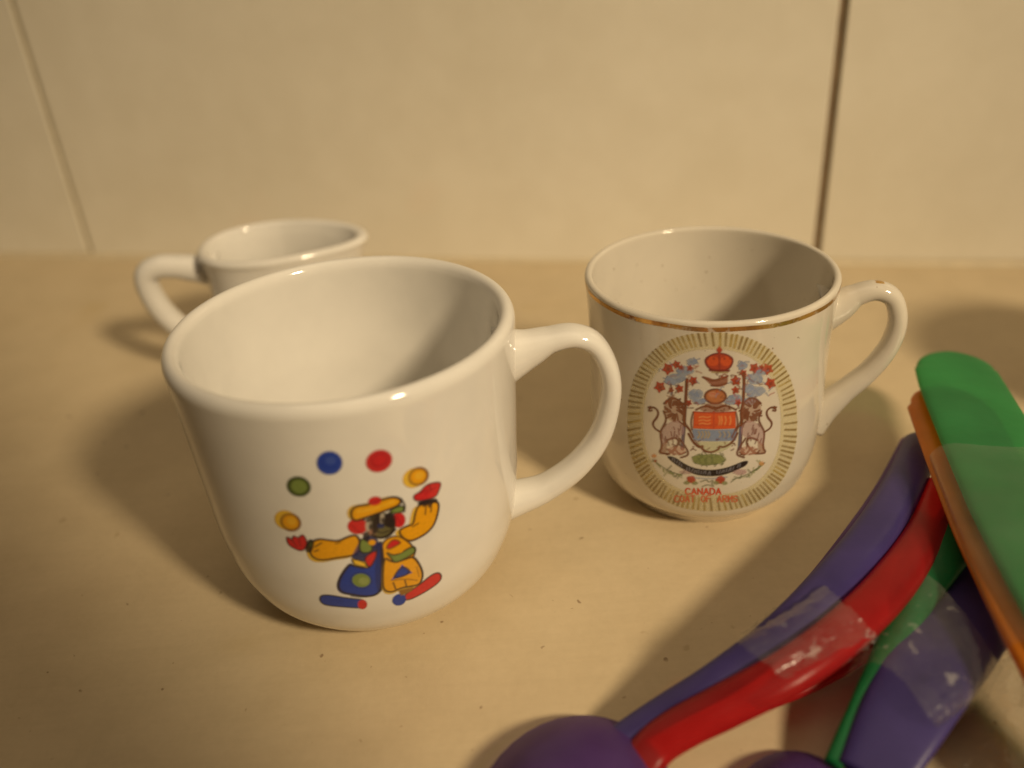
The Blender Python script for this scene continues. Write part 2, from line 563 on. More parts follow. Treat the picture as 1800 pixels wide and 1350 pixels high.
# front mug with the juggling clown
mugA = empty('mug', (-33.41814, 162.91837, 0))
tag(mugA, 'thick white porcelain mug printed with a juggling clown, nearest the camera', 'mug')
profA, zrA = mug_profile(H1 + 0.6, [21, 24.4, 27.9, 31.0, 32.9, 33.7, 34.5, 35.2], 3.4, 1.35)
V, Fc = lathe(profA, 192)
link('cup_body', V, Fc, white_glaze, mugA)
mug_handle([(31.5, 52.5), (37, 53.9), (42, 55.7), (47, 56.2), (51.3, 53.8), (54.0, 47.5), (54.2, 40.5), (51.8, 31.5), (46.6, 24), (39.5, 18.6), (33.5, 16.4), (29.5, 15.5)],
           [11.5, 8.6, 7.4, 7.0, 7.0, 7.0, 7.0, 7.0, 7.2, 7.6, 8.8, 10], [13.0, 8.2, 4.9, 4.3, 4.2, 4.2, 4.3, 4.7, 5.2, 5.6, 7.2, 9.0], math.radians(0), white_glaze, mugA)
CLOWN = """
F gd 0.95 0.00 -7.47,46.8 -7.79,46.22 -8.26,45.74 -8.84,45.38 -9.46,45.21 -10.1,45.21 -10.68,45.38 -11.18,45.72 -11.53,46.2 -11.71,46.8 -11.71,47.44 -11.52,48.1 -11.17,48.7 -10.67,49.21 -10.09,49.56 -9.47,49.74 -8.85,49.74 -8.29,49.55 -7.82,49.18 -7.49,48.68 -7.31,48.08 -7.3,47.44
F g 1.00 0.00 -8.07,47.04 -8.29,46.65 -8.6,46.35 -8.97,46.12 -9.4,45.99 -9.82,45.99 -10.2,46.12 -10.53,46.35 -10.76,46.67 -10.89,47.05 -10.9,47.47 -10.77,47.91 -10.53,48.31 -10.22,48.63 -9.84,48.86 -9.42,48.98 -9.01,48.97 -8.63,48.84 -8.31,48.61 -8.09,48.28 -7.96,47.89 -7.96,47.46
L k 0.35 0.28 -7.74,46.91 -8.03,46.41 -8.42,46.01 -8.9,45.72 -9.43,45.58 -9.97,45.56 -10.46,45.72 -10.88,46.01 -11.18,46.41 -11.33,46.91 -11.33,47.46 -11.18,48 -10.87,48.52 -10.46,48.94 -9.97,49.24 -9.44,49.4 -8.92,49.39 -8.44,49.23 -8.05,48.92 -7.76,48.5 -7.61,47.99 -7.6,47.46 -7.74,46.91
F bl 0.95 0.00 -1,52.18 -1.2,51.48 -1.55,50.87 -2.04,50.37 -2.62,50.05 -3.25,49.92 -3.87,49.98 -4.43,50.24 -4.88,50.67 -5.2,51.25 -5.34,51.93 -5.3,52.65 -5.08,53.36 -4.71,54 -4.22,54.5 -3.64,54.84 -3.03,54.97 -2.42,54.9 -1.88,54.63 -1.43,54.18 -1.12,53.58 -0.97,52.91
F b 1.00 0.00 -1.39,52.38 -1.55,51.85 -1.83,51.38 -2.22,50.99 -2.69,50.75 -3.18,50.66 -3.68,50.71 -4.13,50.91 -4.51,51.24 -4.76,51.69 -4.88,52.2 -4.85,52.76 -4.68,53.29 -4.39,53.78 -4,54.16 -3.53,54.42 -3.04,54.52 -2.56,54.45 -2.12,54.24 -1.75,53.91 -1.5,53.46 -1.38,52.92
F bm 0.70 0.00 -2.01,52.83 -2.08,52.6 -2.22,52.39 -2.42,52.22 -2.66,52.12 -2.91,52.07 -3.16,52.1 -3.4,52.2 -3.59,52.36 -3.72,52.55 -3.79,52.8 -3.79,53.04 -3.71,53.28 -3.57,53.49 -3.37,53.66 -3.14,53.76 -2.88,53.81 -2.63,53.78 -2.4,53.68 -2.21,53.52 -2.08,53.31 -2.01,53.09
F r 0.90 0.00 7.42,51.67 7.45,50.99 7.29,50.34 6.96,49.76 6.48,49.29 5.9,48.98 5.25,48.86 4.6,48.92 3.99,49.16 3.49,49.56 3.12,50.09 2.92,50.72 2.9,51.4 3.06,52.06 3.39,52.65 3.86,53.13 4.44,53.46 5.07,53.6 5.71,53.54 6.31,53.29 6.82,52.88 7.2,52.31
F rd 0.55 0.00 6.76,51.72 6.77,51.3 6.66,50.88 6.43,50.51 6.11,50.22 5.71,50.01 5.28,49.93 4.84,49.97 4.44,50.11 4.1,50.35 3.86,50.69 3.73,51.09 3.72,51.51 3.83,51.93 4.06,52.31 4.38,52.62 4.77,52.83 5.19,52.91 5.63,52.88 6.03,52.73 6.37,52.47 6.62,52.12
F r 0.80 0.00 6.5,51.72 6.51,51.38 6.42,51.06 6.24,50.79 5.99,50.54 5.67,50.38 5.33,50.32 4.98,50.35 4.66,50.46 4.4,50.66 4.2,50.91 4.1,51.22 4.09,51.54 4.18,51.86 4.36,52.15 4.62,52.39 4.93,52.55 5.27,52.64 5.61,52.6 5.93,52.49 6.2,52.3 6.39,52.02
F yl 0.90 0.00 12.92,45.88 13.02,45.25 12.95,44.64 12.7,44.11 12.3,43.69 11.79,43.42 11.2,43.31 10.6,43.36 10.02,43.58 9.52,43.95 9.13,44.43 8.88,45.01 8.8,45.62 8.88,46.22 9.12,46.77 9.5,47.2 9.99,47.51 10.56,47.63 11.16,47.59 11.73,47.36 12.25,46.97 12.66,46.46
F br 0.85 0.00 13.69,45.83 13.79,45.22 13.73,44.64 13.49,44.13 13.12,43.73 12.63,43.47 12.07,43.37 11.48,43.45 10.92,43.68 10.44,44.05 10.06,44.53 9.82,45.09 9.74,45.67 9.81,46.25 10.03,46.78 10.4,47.18 10.86,47.47 11.4,47.59 11.98,47.52 12.53,47.3 13.03,46.91 13.43,46.41
F y 1.00 0.00 13.18,45.75 13.25,45.32 13.19,44.9 13.03,44.51 12.75,44.22 12.38,44.03 11.97,43.97 11.53,44.02 11.12,44.18 10.76,44.45 10.49,44.79 10.31,45.21 10.25,45.62 10.31,46.04 10.47,46.43 10.74,46.73 11.1,46.93 11.5,47.01 11.92,46.97 12.34,46.8 12.71,46.52 12.99,46.17
F yl 0.50 0.00 12.76,45.78 12.8,45.54 12.76,45.33 12.66,45.13 12.49,44.98 12.28,44.87 12.05,44.82 11.79,44.85 11.56,44.93 11.36,45.06 11.2,45.25 11.1,45.46 11.07,45.69 11.11,45.91 11.22,46.11 11.38,46.27 11.58,46.38 11.82,46.43 12.06,46.41 12.3,46.32 12.5,46.19 12.66,45.99
F yl 0.90 0.00 -11.77,38.52 -12.18,37.92 -12.73,37.44 -13.36,37.1 -14.02,36.94 -14.68,36.96 -15.27,37.15 -15.74,37.52 -16.04,38.03 -16.15,38.66 -16.06,39.34 -15.76,40.03 -15.3,40.65 -14.74,41.15 -14.09,41.51 -13.43,41.67 -12.81,41.62 -12.26,41.39 -11.83,40.99 -11.55,40.46 -11.45,39.83 -11.53,39.16
F br 0.85 0.00 -11.05,38.11 -11.45,37.53 -11.95,37.08 -12.55,36.76 -13.17,36.62 -13.79,36.63 -14.33,36.84 -14.77,37.2 -15.03,37.71 -15.14,38.31 -15.04,38.97 -14.76,39.63 -14.34,40.22 -13.81,40.69 -13.2,41.02 -12.59,41.17 -12.01,41.12 -11.49,40.9 -11.1,40.49 -10.84,39.98 -10.75,39.37 -10.81,38.74
F y 1.00 0.00 -11.52,38.32 -11.81,37.9 -12.18,37.58 -12.61,37.36 -13.08,37.25 -13.53,37.26 -13.93,37.42 -14.24,37.7 -14.45,38.07 -14.53,38.5 -14.46,38.98 -14.27,39.45 -13.97,39.87 -13.58,40.22 -13.14,40.45 -12.68,40.56 -12.24,40.53 -11.87,40.35 -11.57,40.06 -11.37,39.69 -11.3,39.24 -11.35,38.77
F yl 0.50 0.00 -11.85,38.82 -12,38.61 -12.21,38.44 -12.45,38.32 -12.7,38.29 -12.96,38.31 -13.18,38.4 -13.37,38.55 -13.49,38.76 -13.55,38.98 -13.52,39.24 -13.43,39.48 -13.27,39.71 -13.06,39.88 -12.82,40 -12.56,40.04 -12.31,40.01 -12.09,39.91 -11.92,39.75 -11.8,39.54 -11.74,39.32 -11.76,39.06
F yl 0.85 0.00 -10.7,33.51 -8.95,34.64 -6.93,34.27 -5.23,33.92 -3,35.06 -1.56,35.04 -1.28,32.69 -2.11,30.51 -4.1,30.07 -6.22,29.9 -8.44,29.33 -10.46,29.35 -11.43,30.73
F y 1.00 0.00 -9.97,34.09 -8.24,35.2 -6.25,34.78 -4.55,34.41 -2.35,35.51 -0.91,35.48 -0.63,33.13 -1.46,30.94 -3.43,30.56 -5.53,30.41 -7.73,29.9 -9.71,29.96 -10.68,31.34
L k 0.95 0.44 -9.97,34.09 -8.24,35.2 -6.25,34.78 -4.55,34.41 -2.35,35.51 -0.91,35.48 -0.63,33.13 -1.46,30.94 -3.43,30.56 -5.53,30.41 -7.73,29.9 -9.71,29.96 -10.68,31.34 -9.97,34.09
F yl 0.85 0.00 10.25,39.21 13.68,38.64 14.42,37.34 13.27,33.71 11.72,32.12 9.4,31.38 7.67,31.28 6.44,32.48 5.84,34.5 7.34,35.06 8.87,35.04 9.37,37.33
F y 1.00 0.00 11.05,39.17 14.53,38.53 15.3,37.21 14.14,33.59 12.57,32.03 10.22,31.34 8.47,31.28 7.23,32.52 6.62,34.54 8.14,35.06 9.68,35.03 10.17,37.29
L k 0.95 0.44 11.05,39.17 14.53,38.53 15.3,37.21 14.14,33.59 12.57,32.03 10.22,31.34 8.47,31.28 7.23,32.52 6.62,34.54 8.14,35.06 9.68,35.03 10.17,37.29 11.05,39.17
L k 1.00 0.25 12.57,38.52 12.2,36.42
L k 1.00 0.25 13.69,38.37 13.4,36.44
L k 1.00 0.25 9.47,34.54 10.6,34.83
L k 1.00 0.25 -9.24,33.16 -7.84,34.16
L k 1.00 0.25 -9.62,31.99 -8.78,32.4
L k 1.00 0.21 -4.3,34.19 -5.23,33.88
F r 1.00 0.00 -14.58,35.32 -13.6,34.38 -13.04,35.73 -12.18,35.04 -11.06,36.22 -10.65,34.95 -10.73,33.39 -12.13,31.79 -13.79,32.42 -14.82,33.26
L k 0.63 0.32 -14.58,35.32 -13.6,34.38 -13.04,35.73 -12.18,35.04 -11.06,36.22 -10.65,34.95 -10.73,33.39 -12.13,31.79 -13.79,32.42 -14.82,33.26 -14.58,35.32
F r 1.00 0.00 10.34,41.67 11.65,41.86 13.02,43.02 14.95,42.74 16.15,41.99 15.46,40.49 14.68,39.32 11.81,39.82 10.5,40.36
L k 0.63 0.32 10.34,41.67 11.65,41.86 13.02,43.02 14.95,42.74 16.15,41.99 15.46,40.49 14.68,39.32 11.81,39.82 10.5,40.36 10.34,41.67
L rd 0.70 0.28 12.67,41.06 14.82,41.54
L k 0.60 0.25 -13.56,34.13 -12.97,32.92
L k 0.60 0.25 -12.14,34.8 -12.15,33.34
F k 0.90 0.00 -9.56,33.08 -9.78,32.61 -10.04,32.21 -10.32,31.89 -10.61,31.68 -10.87,31.6 -11.08,31.65 -11.23,31.84 -11.3,32.15 -11.28,32.57 -11.19,33.02 -11.01,33.51 -10.79,33.98 -10.52,34.4 -10.23,34.72 -9.95,34.93 -9.71,34.99 -9.5,34.93 -9.36,34.74 -9.29,34.43 -9.3,34.03 -9.4,33.56
F gd 0.60 0.00 -9.68,33.72 -9.73,33.53 -9.81,33.34 -9.89,33.19 -9.98,33.08 -10.08,33.02 -10.17,33.02 -10.24,33.06 -10.3,33.16 -10.33,33.31 -10.32,33.5 -10.3,33.69 -10.25,33.88 -10.17,34.08 -10.09,34.22 -9.99,34.33 -9.89,34.4 -9.8,34.41 -9.73,34.35 -9.67,34.25 -9.65,34.11 -9.65,33.92
F k 0.90 0.00 10.99,40.01 14.6,39.24 15.17,38.11 13.78,38.26 13.14,37.13 12.82,38.47 11.94,38.05 11.73,39.03 11.03,39
L k 0.60 0.28 11.63,41.68 13.06,41.8
L k 0.60 0.28 13.63,42.63 13.85,41.62
L k 0.60 0.21 -14.02,34.95 -13.4,34.14
F bd 0.80 0.00 -0.13,34.95 2.2,35.01 2.98,32.13 2.37,27.58 -2.33,28.13 -3.25,29.83
F y 1.00 0.00 3.08,32.87 6.18,33.85 8.58,30.84 9.25,28.42 8.78,27.02 4.61,26.1 2.82,28.26
L k 0.84 0.36 3.08,32.87 6.18,33.85 8.58,30.84 9.25,28.42 8.78,27.02 4.61,26.1 2.82,28.26 3.08,32.87
F bl 0.60 0.00 -3.77,28.46 -5.92,25.57 -7.1,22.79 -6.82,20.87 -4.58,20.15 -2.21,19.27 -0.01,19.2 1.3,20.73 2.38,26.52 2.94,32.29 1.6,30.68 0.19,27.03 -1.59,27.16 -3.25,28
F b 1.00 0.00 -3.44,28.66 -5.58,25.79 -6.73,23.06 -6.45,21.15 -4.23,20.39 -1.86,19.47 0.34,19.41 1.64,20.91 2.7,26.68 3.26,32.44 1.92,30.84 0.52,27.21 -1.26,27.35 -2.91,28.21
L k 0.95 0.52 -3.44,28.66 -5.58,25.79 -6.73,23.06 -6.45,21.15 -4.23,20.39 -1.86,19.47 0.34,19.41 1.64,20.91 2.7,26.68 3.26,32.44 1.92,30.84 0.52,27.21 -1.26,27.35 -2.91,28.21 -3.44,28.66
F bd 0.65 0.00 1.92,30.84 3.26,32.44 2.7,26.68 1.64,20.91 0.7,19.78 0.76,24.67
L k 0.85 0.43 3.08,32.87 2.65,28.3 1.96,22.63 1.43,20.5
F yl 0.70 0.00 2.89,28.79 4.21,26.81 6.97,26.66 8.57,26.86 9.64,23.88 10.09,21.02 9.23,18.72 7.5,18.94 5.25,19.38 3.3,18.67 1.82,19.59 1.75,21.97
F y 1.00 0.00 3.15,29.35 4.46,27.37 7.22,27.23 8.82,27.4 9.89,24.46 10.33,21.63 9.49,19.33 7.76,19.57 5.51,20.02 3.57,19.33 2.09,20.23 2.02,22.61
L k 0.95 0.44 3.15,29.35 4.46,27.37 7.22,27.23 8.82,27.4 9.89,24.46 10.33,21.63 9.49,19.33 7.76,19.57 5.51,20.02 3.57,19.33 2.09,20.23 2.02,22.61 3.15,29.35
L k 1.00 0.28 4.13,21.95 4.39,20.05
L k 1.00 0.28 6.49,21.76 6.64,19.89
L k 0.60 0.28 3.9,22.71 6.69,22.13 8.86,20.75
L k 0.50 0.25 9.16,24.36 9.43,21.61
F b 1.00 0.00 3.85,22.85 6.35,26.16 8.15,23.25
L k 0.95 0.36 3.85,22.85 6.35,26.16 8.15,23.25 3.85,22.85
F g 1.00 0.00 -0.16,23.58 -0.34,23.08 -0.65,22.68 -1.06,22.37 -1.55,22.21 -2.06,22.21 -2.56,22.35 -3.01,22.64 -3.36,23.04 -3.6,23.53 -3.69,24.06 -3.65,24.59 -3.46,25.09 -3.14,25.51 -2.74,25.79 -2.26,25.96 -1.76,25.97 -1.27,25.83 -0.83,25.54 -0.47,25.14 -0.23,24.65 -0.12,24.12
L bd 0.70 0.28 0.01,23.51 -0.19,22.95 -0.53,22.48 -0.99,22.13 -1.52,21.95 -2.09,21.94 -2.65,22.1 -3.14,22.42 -3.53,22.87 -3.78,23.43 -3.88,24.03 -3.82,24.64 -3.61,25.2 -3.26,25.67 -2.81,26.02 -2.28,26.2 -1.73,26.21 -1.19,26.05 -0.71,25.73 -0.32,25.28 -0.06,24.73 0.06,24.12 0.01,23.51
F gl 0.70 0.00 -0.48,23.66 -0.56,23.38 -0.72,23.14 -0.94,22.95 -1.21,22.84 -1.5,22.8 -1.79,22.85 -2.06,22.98 -2.27,23.17 -2.43,23.43 -2.5,23.72 -2.5,24.01 -2.41,24.28 -2.25,24.52 -2.03,24.72 -1.77,24.83 -1.48,24.86 -1.19,24.81 -0.93,24.69 -0.71,24.49 -0.56,24.24 -0.48,23.95
F g 1.00 0.00 -0.39,34.74 0.88,33.48 1.45,32.12 1.11,30.96 -0.66,30.92 -1.11,32.24
L k 0.84 0.36 -0.39,34.74 0.88,33.48 1.45,32.12 1.11,30.96 -0.66,30.92 -1.11,32.24 -0.39,34.74
F g 1.00 0.00 3.64,30.39 5.23,28.64 9.06,30.15 9.5,28.32 7.96,27.66 4.95,26.89 4.48,28.5
L k 0.84 0.40 3.64,30.39 5.23,28.64 9.06,30.15 9.5,28.32 7.96,27.66 4.95,26.89 4.48,28.5 3.64,30.39
F y 1.00 0.00 7.03,29.83 6.97,29.59 6.84,29.4 6.66,29.25 6.45,29.19 6.22,29.19 5.98,29.27 5.76,29.43 5.59,29.62 5.46,29.88 5.39,30.14 5.39,30.41 5.45,30.65 5.58,30.84 5.75,30.99 5.97,31.05 6.2,31.05 6.43,30.97 6.65,30.83 6.83,30.62 6.96,30.36 7.03,30.1
F r 1.00 0.00 -0.26,30.07 2.03,31.21 1.81,29.62 0.18,26.97 -0.47,28.61
L k 0.73 0.32 -0.26,30.07 2.03,31.21 1.81,29.62 0.18,26.97 -0.47,28.61 -0.26,30.07
F yl 1.00 0.00 -2.87,29.98 -0.46,28.69 -0.31,27.31 -2.54,28.32
L k 0.73 0.32 -2.87,29.98 -0.46,28.69 -0.31,27.31 -2.54,28.32 -2.87,29.98
F r 1.00 0.00 3.84,31.42 5.49,33.11 6.96,31.57 5.91,31.17 4.28,30.67
L k 0.73 0.32 3.84,31.42 5.49,33.11 6.96,31.57 5.91,31.17 4.28,30.67 3.84,31.42
F y 1.00 0.00 2.19,33.02 2.14,32.84 2.03,32.68 1.88,32.57 1.71,32.5 1.51,32.5 1.32,32.55 1.14,32.63 0.99,32.77 0.89,32.95 0.83,33.14 0.83,33.34 0.88,33.51 0.99,33.67 1.14,33.79 1.31,33.85 1.5,33.87 1.7,33.82 1.88,33.72 2.02,33.58 2.13,33.4 2.19,33.21
F bd 0.90 0.00 3.27,31.86 3.21,31.62 3.09,31.41 2.92,31.25 2.72,31.15 2.51,31.13 2.3,31.18 2.11,31.31 1.95,31.49 1.84,31.71 1.78,31.97 1.79,32.23 1.85,32.48 1.97,32.69 2.14,32.85 2.33,32.94 2.54,32.97 2.75,32.9 2.94,32.77 3.1,32.6 3.22,32.37 3.27,32.12
F r 1.00 0.00 1.24,37.21 1.09,36.71 0.81,36.3 0.42,35.96 -0.05,35.77 -0.56,35.7 -1.07,35.8 -1.53,36.02 -1.92,36.38 -2.19,36.83 -2.33,37.33 -2.32,37.86 -2.16,38.37 -1.88,38.8 -1.49,39.14 -1.02,39.35 -0.52,39.42 -0.02,39.34 0.44,39.09 0.82,38.72 1.1,38.26 1.24,37.74
F r 1.00 0.00 8.22,36.63 8.12,36.15 7.92,35.77 7.65,35.46 7.33,35.3 6.98,35.28 6.64,35.4 6.32,35.65 6.07,36.02 5.89,36.47 5.8,36.97 5.82,37.47 5.92,37.95 6.12,38.34 6.39,38.64 6.7,38.8 7.04,38.84 7.38,38.72 7.7,38.47 7.95,38.1 8.14,37.65 8.23,37.13
L rd 0.60 0.28 -1.66,38.07 -0.74,36.59 0.24,35.46
L rd 0.60 0.25 6.7,38.23 7.35,36.12
F fk 1.00 0.00 6.34,36.57 6.24,35.72 5.93,34.95 5.42,34.32 4.76,33.9 4,33.71 3.22,33.74 2.46,34.01 1.8,34.5 1.3,35.17 0.98,35.96 0.88,36.83 1,37.68 1.32,38.47 1.83,39.11 2.47,39.56 3.2,39.79 3.97,39.75 4.71,39.46 5.36,38.97 5.88,38.26 6.22,37.44
F ol 0.70 0.00 5.24,35.38 5.2,35.04 5.02,34.72 4.72,34.46 4.34,34.27 3.89,34.16 3.41,34.13 2.96,34.21 2.55,34.37 2.23,34.61 2.01,34.9 1.93,35.23 1.98,35.57 2.16,35.91 2.45,36.18 2.84,36.39 3.28,36.52 3.75,36.54 4.21,36.46 4.61,36.28 4.94,36.04 5.15,35.72
F pk 0.45 0.00 2.5,35.09 2.39,34.91 2.22,34.78 2.01,34.74 1.78,34.77 1.56,34.86 1.35,35.03 1.17,35.23 1.04,35.48 0.98,35.73 0.97,35.99 1.03,36.22 1.15,36.39 1.32,36.52 1.52,36.57 1.75,36.54 1.97,36.44 2.18,36.28 2.36,36.07 2.49,35.81 2.56,35.56 2.56,35.3
F w 0.90 0.00 1.98,37.25 1.86,36.86 1.7,36.52 1.52,36.25 1.34,36.09 1.16,36.04 1.01,36.1 0.89,36.28 0.82,36.55 0.8,36.89 0.83,37.29 0.91,37.7 1.03,38.08 1.19,38.42 1.37,38.68 1.55,38.84 1.72,38.89 1.87,38.82 1.99,38.66 2.06,38.39 2.09,38.03 2.06,37.65
F w 0.85 0.00 4.5,38.16 4.39,37.82 4.26,37.53 4.11,37.29 3.95,37.16 3.8,37.12 3.67,37.18 3.57,37.34 3.51,37.58 3.49,37.89 3.51,38.24 3.58,38.6 3.69,38.95 3.82,39.24 3.97,39.46 4.13,39.61 4.28,39.64 4.41,39.58 4.51,39.42 4.57,39.17 4.59,38.87 4.56,38.53
F k 0.95 0.00 3.43,36.97 3.21,36.36 2.96,35.81 2.69,35.4 2.43,35.12 2.19,35.03 2.01,35.14 1.9,35.41 1.86,35.85 1.89,36.39 2,37.04 2.18,37.68 2.4,38.29 2.65,38.84 2.92,39.26 3.17,39.51 3.4,39.59 3.58,39.48 3.69,39.21 3.74,38.79 3.71,38.24 3.6,37.63
F k 0.85 0.00 6.52,37.25 6.42,36.76 6.23,36.36 5.97,36.06 5.67,35.86 5.34,35.83 5.02,35.93 4.72,36.17 4.49,36.52 4.33,36.96 4.25,37.44 4.27,37.95 4.38,38.42 4.57,38.82 4.82,39.14 5.12,39.32 5.45,39.37 5.77,39.26 6.05,39.03 6.29,38.68 6.46,38.24 6.54,37.74
F k 0.80 0.00 2.32,38.39 2.27,38.26 2.18,38.15 2.05,38.07 1.9,38.02 1.73,38.02 1.55,38.05 1.39,38.13 1.26,38.24 1.16,38.37 1.11,38.53 1.1,38.68 1.15,38.8 1.24,38.92 1.37,39.01 1.52,39.05 1.69,39.06 1.86,39.01 2.02,38.93 2.16,38.82 2.26,38.69 2.31,38.55
F k 1.00 0.00 1.94,36.94 1.88,36.71 1.8,36.54 1.71,36.38 1.62,36.28 1.54,36.25 1.47,36.28 1.42,36.38 1.39,36.52 1.39,36.7 1.41,36.92 1.46,37.15 1.52,37.36 1.6,37.55 1.69,37.7 1.78,37.79 1.86,37.82 1.93,37.79 1.98,37.7 2,37.55 2.01,37.37 1.99,37.16
F k 1.00 0.00 4.35,37.86 4.31,37.66 4.26,37.5 4.19,37.39 4.12,37.29 4.05,37.26 3.97,37.29 3.91,37.36 3.87,37.47 3.84,37.63 3.83,37.81 3.84,38 3.88,38.18 3.93,38.34 3.99,38.45 4.07,38.55 4.14,38.58 4.21,38.55 4.27,38.48 4.32,38.37 4.35,38.21 4.36,38.03
F bd 0.80 0.00 4.2,36.54 4.16,36.38 4.07,36.25 3.93,36.15 3.77,36.1 3.6,36.1 3.42,36.15 3.26,36.25 3.13,36.38 3.03,36.54 2.98,36.7 2.97,36.88 3.02,37.04 3.11,37.16 3.24,37.26 3.4,37.31 3.58,37.31 3.75,37.26 3.91,37.16 4.05,37.04 4.15,36.88 4.2,36.7
L k 0.95 0.49 1.77,35.04 2.92,33.84 4.68,33.79 6.02,35.06
L k 0.90 0.28 2.59,35.77 3.64,34.86 4.85,35.12
F k 0.75 0.00 1.28,34.69 1.21,34.38 1.1,34.11 0.95,33.9 0.78,33.76 0.6,33.71 0.42,33.74 0.26,33.87 0.14,34.06 0.06,34.33 0.03,34.64 0.05,34.96 0.12,35.27 0.23,35.54 0.39,35.77 0.56,35.89 0.74,35.96 0.91,35.91 1.07,35.78 1.19,35.59 1.27,35.32 1.3,35.01
L k 0.90 0.31 0.72,38.76 1.2,40.14 2.9,40.17
F yl 0.80 0.00 -1.99,39.93 -1.84,41.57 -0.8,42.57 1.41,42.42 3.73,42.95 6.02,43.07 7.39,42.01 6.96,40.88 4.82,40.46 2.19,39.98 -0.15,39.45 -1.32,39.13
F y 1.00 0.00 -1.35,39.69 -1.21,41.31 -0.17,42.31 2.04,42.13 4.36,42.63 6.66,42.73 8.05,41.64 7.62,40.51 5.47,40.11 2.83,39.67 0.49,39.17 -0.68,38.87
L k 0.95 0.48 -1.35,39.69 -1.21,41.31 -0.17,42.31 2.04,42.13 4.36,42.63 6.66,42.73 8.05,41.64 7.62,40.51 5.47,40.11 2.83,39.67 0.49,39.17 -0.68,38.87 -1.35,39.69
L yl 0.60 0.37 -0.09,40.94 3.01,40.99 6.53,41.6
F r 1.00 0.00 4.46,42.65 4.42,42.38 4.28,42.12 4.07,41.91 3.79,41.76 3.47,41.7 3.14,41.72 2.82,41.8 2.54,41.96 2.33,42.18 2.19,42.44 2.14,42.71 2.19,43 2.33,43.26 2.54,43.47 2.82,43.61 3.13,43.69 3.46,43.68 3.78,43.58 4.06,43.42 4.27,43.2 4.41,42.94
L k 0.50 0.25 2.36,42.42 3.51,42.57 4.4,42.91
F g 1.00 0.00 5.39,39.46 6.95,40.3 8.45,39.91 8.12,38.66 6.31,38.89
L k 0.84 0.32 5.39,39.46 6.95,40.3 8.45,39.91 8.12,38.66 6.31,38.89 5.39,39.46
L k 0.70 0.37 8,41.65 8.57,40.16 8.24,38.61
F b 1.00 0.00 -11.4,18.94 -10.7,20.18 -8.7,20.31 -6.27,19.62 -3.53,18.93 -2.34,18.45 -2.41,16.1 -4.01,16.21 -6.85,16.76 -10.43,17.13 -11.29,17.77
L k 0.73 0.36 -11.4,18.94 -10.7,20.18 -8.7,20.31 -6.27,19.62 -3.53,18.93 -2.34,18.45 -2.41,16.1 -4.01,16.21 -6.85,16.76 -10.43,17.13 -11.29,17.77 -11.4,18.94
F r 1.00 0.00 -1.87,17.01 -1.97,16.61 -2.15,16.24 -2.38,15.95 -2.64,15.76 -2.93,15.66 -3.2,15.71 -3.44,15.87 -3.63,16.13 -3.74,16.48 -3.79,16.87 -3.75,17.29 -3.64,17.69 -3.47,18.04 -3.24,18.32 -2.98,18.49 -2.71,18.57 -2.44,18.54 -2.21,18.38 -2.02,18.14 -1.9,17.8 -1.84,17.42
L k 0.70 0.28 -4.61,19.97 -3.12,19.49 -1.57,19.33
L bd 0.40 0.21 -10.24,19.3 -6.48,18.54
F r 1.00 0.00 5.77,17.79 9.06,19.07 12.28,20.86 13.87,20.44 14.42,18.77 13.56,17.56 10.28,16.48 6.07,15.49
L k 0.73 0.36 5.77,17.79 9.06,19.07 12.28,20.86 13.87,20.44 14.42,18.77 13.56,17.56 10.28,16.48 6.07,15.49 5.77,17.79
F b 1.00 0.00 6.16,16.81 6.18,16.31 6.08,15.81 5.88,15.37 5.58,15.04 5.21,14.83 4.81,14.76 4.4,14.86 4.03,15.08 3.72,15.44 3.5,15.89 3.38,16.37 3.38,16.89 3.49,17.35 3.7,17.77 3.99,18.09 4.35,18.28 4.74,18.35 5.13,18.27 5.5,18.06 5.81,17.72 6.03,17.3
F br 0.90 0.00 4.88,19.52 8.07,19.3 7.64,18.24 5.27,17.66
"""
make_print('clown_print', CLOWN, -1.45371, 34.0, zrA, 0.10, 0.36, mugA)

# gilt-edged souvenir mug
mugB = empty('mug', (47.07044, 188.00809, 0))
tag(mugB, 'ivory porcelain mug with worn gold rim and printed red and blue coat of arms', 'mug')
profB, zrB = mug_profile(H2 + 0.3, [19.2, 21.0, 24.3, 26.5, 27.7, 27.8, 27.9, 28.6], 1.7, 0.9)
V, Fc = lathe(profB, 192)
link('cup_body', V, Fc, ivory_glaze, mugB)
mug_handle([(25.5, 48.5), (29, 49.6), (32.5, 52.2), (36.5, 53.4), (40.2, 51.6), (42.0, 46.0), (41.0, 39.5), (37.6, 33), (32.8, 27.4), (28.5, 22.2), (25.5, 18)],
           [10, 7.6, 5.8, 5.4, 5.4, 5.4, 5.4, 5.6, 6.0, 7.0, 8.0], [12, 7.6, 4.8, 4.3, 4.2, 4.2, 4.3, 4.6, 5.2, 7.0, 9.0], math.radians(-13), ivory_glaze, mugB)

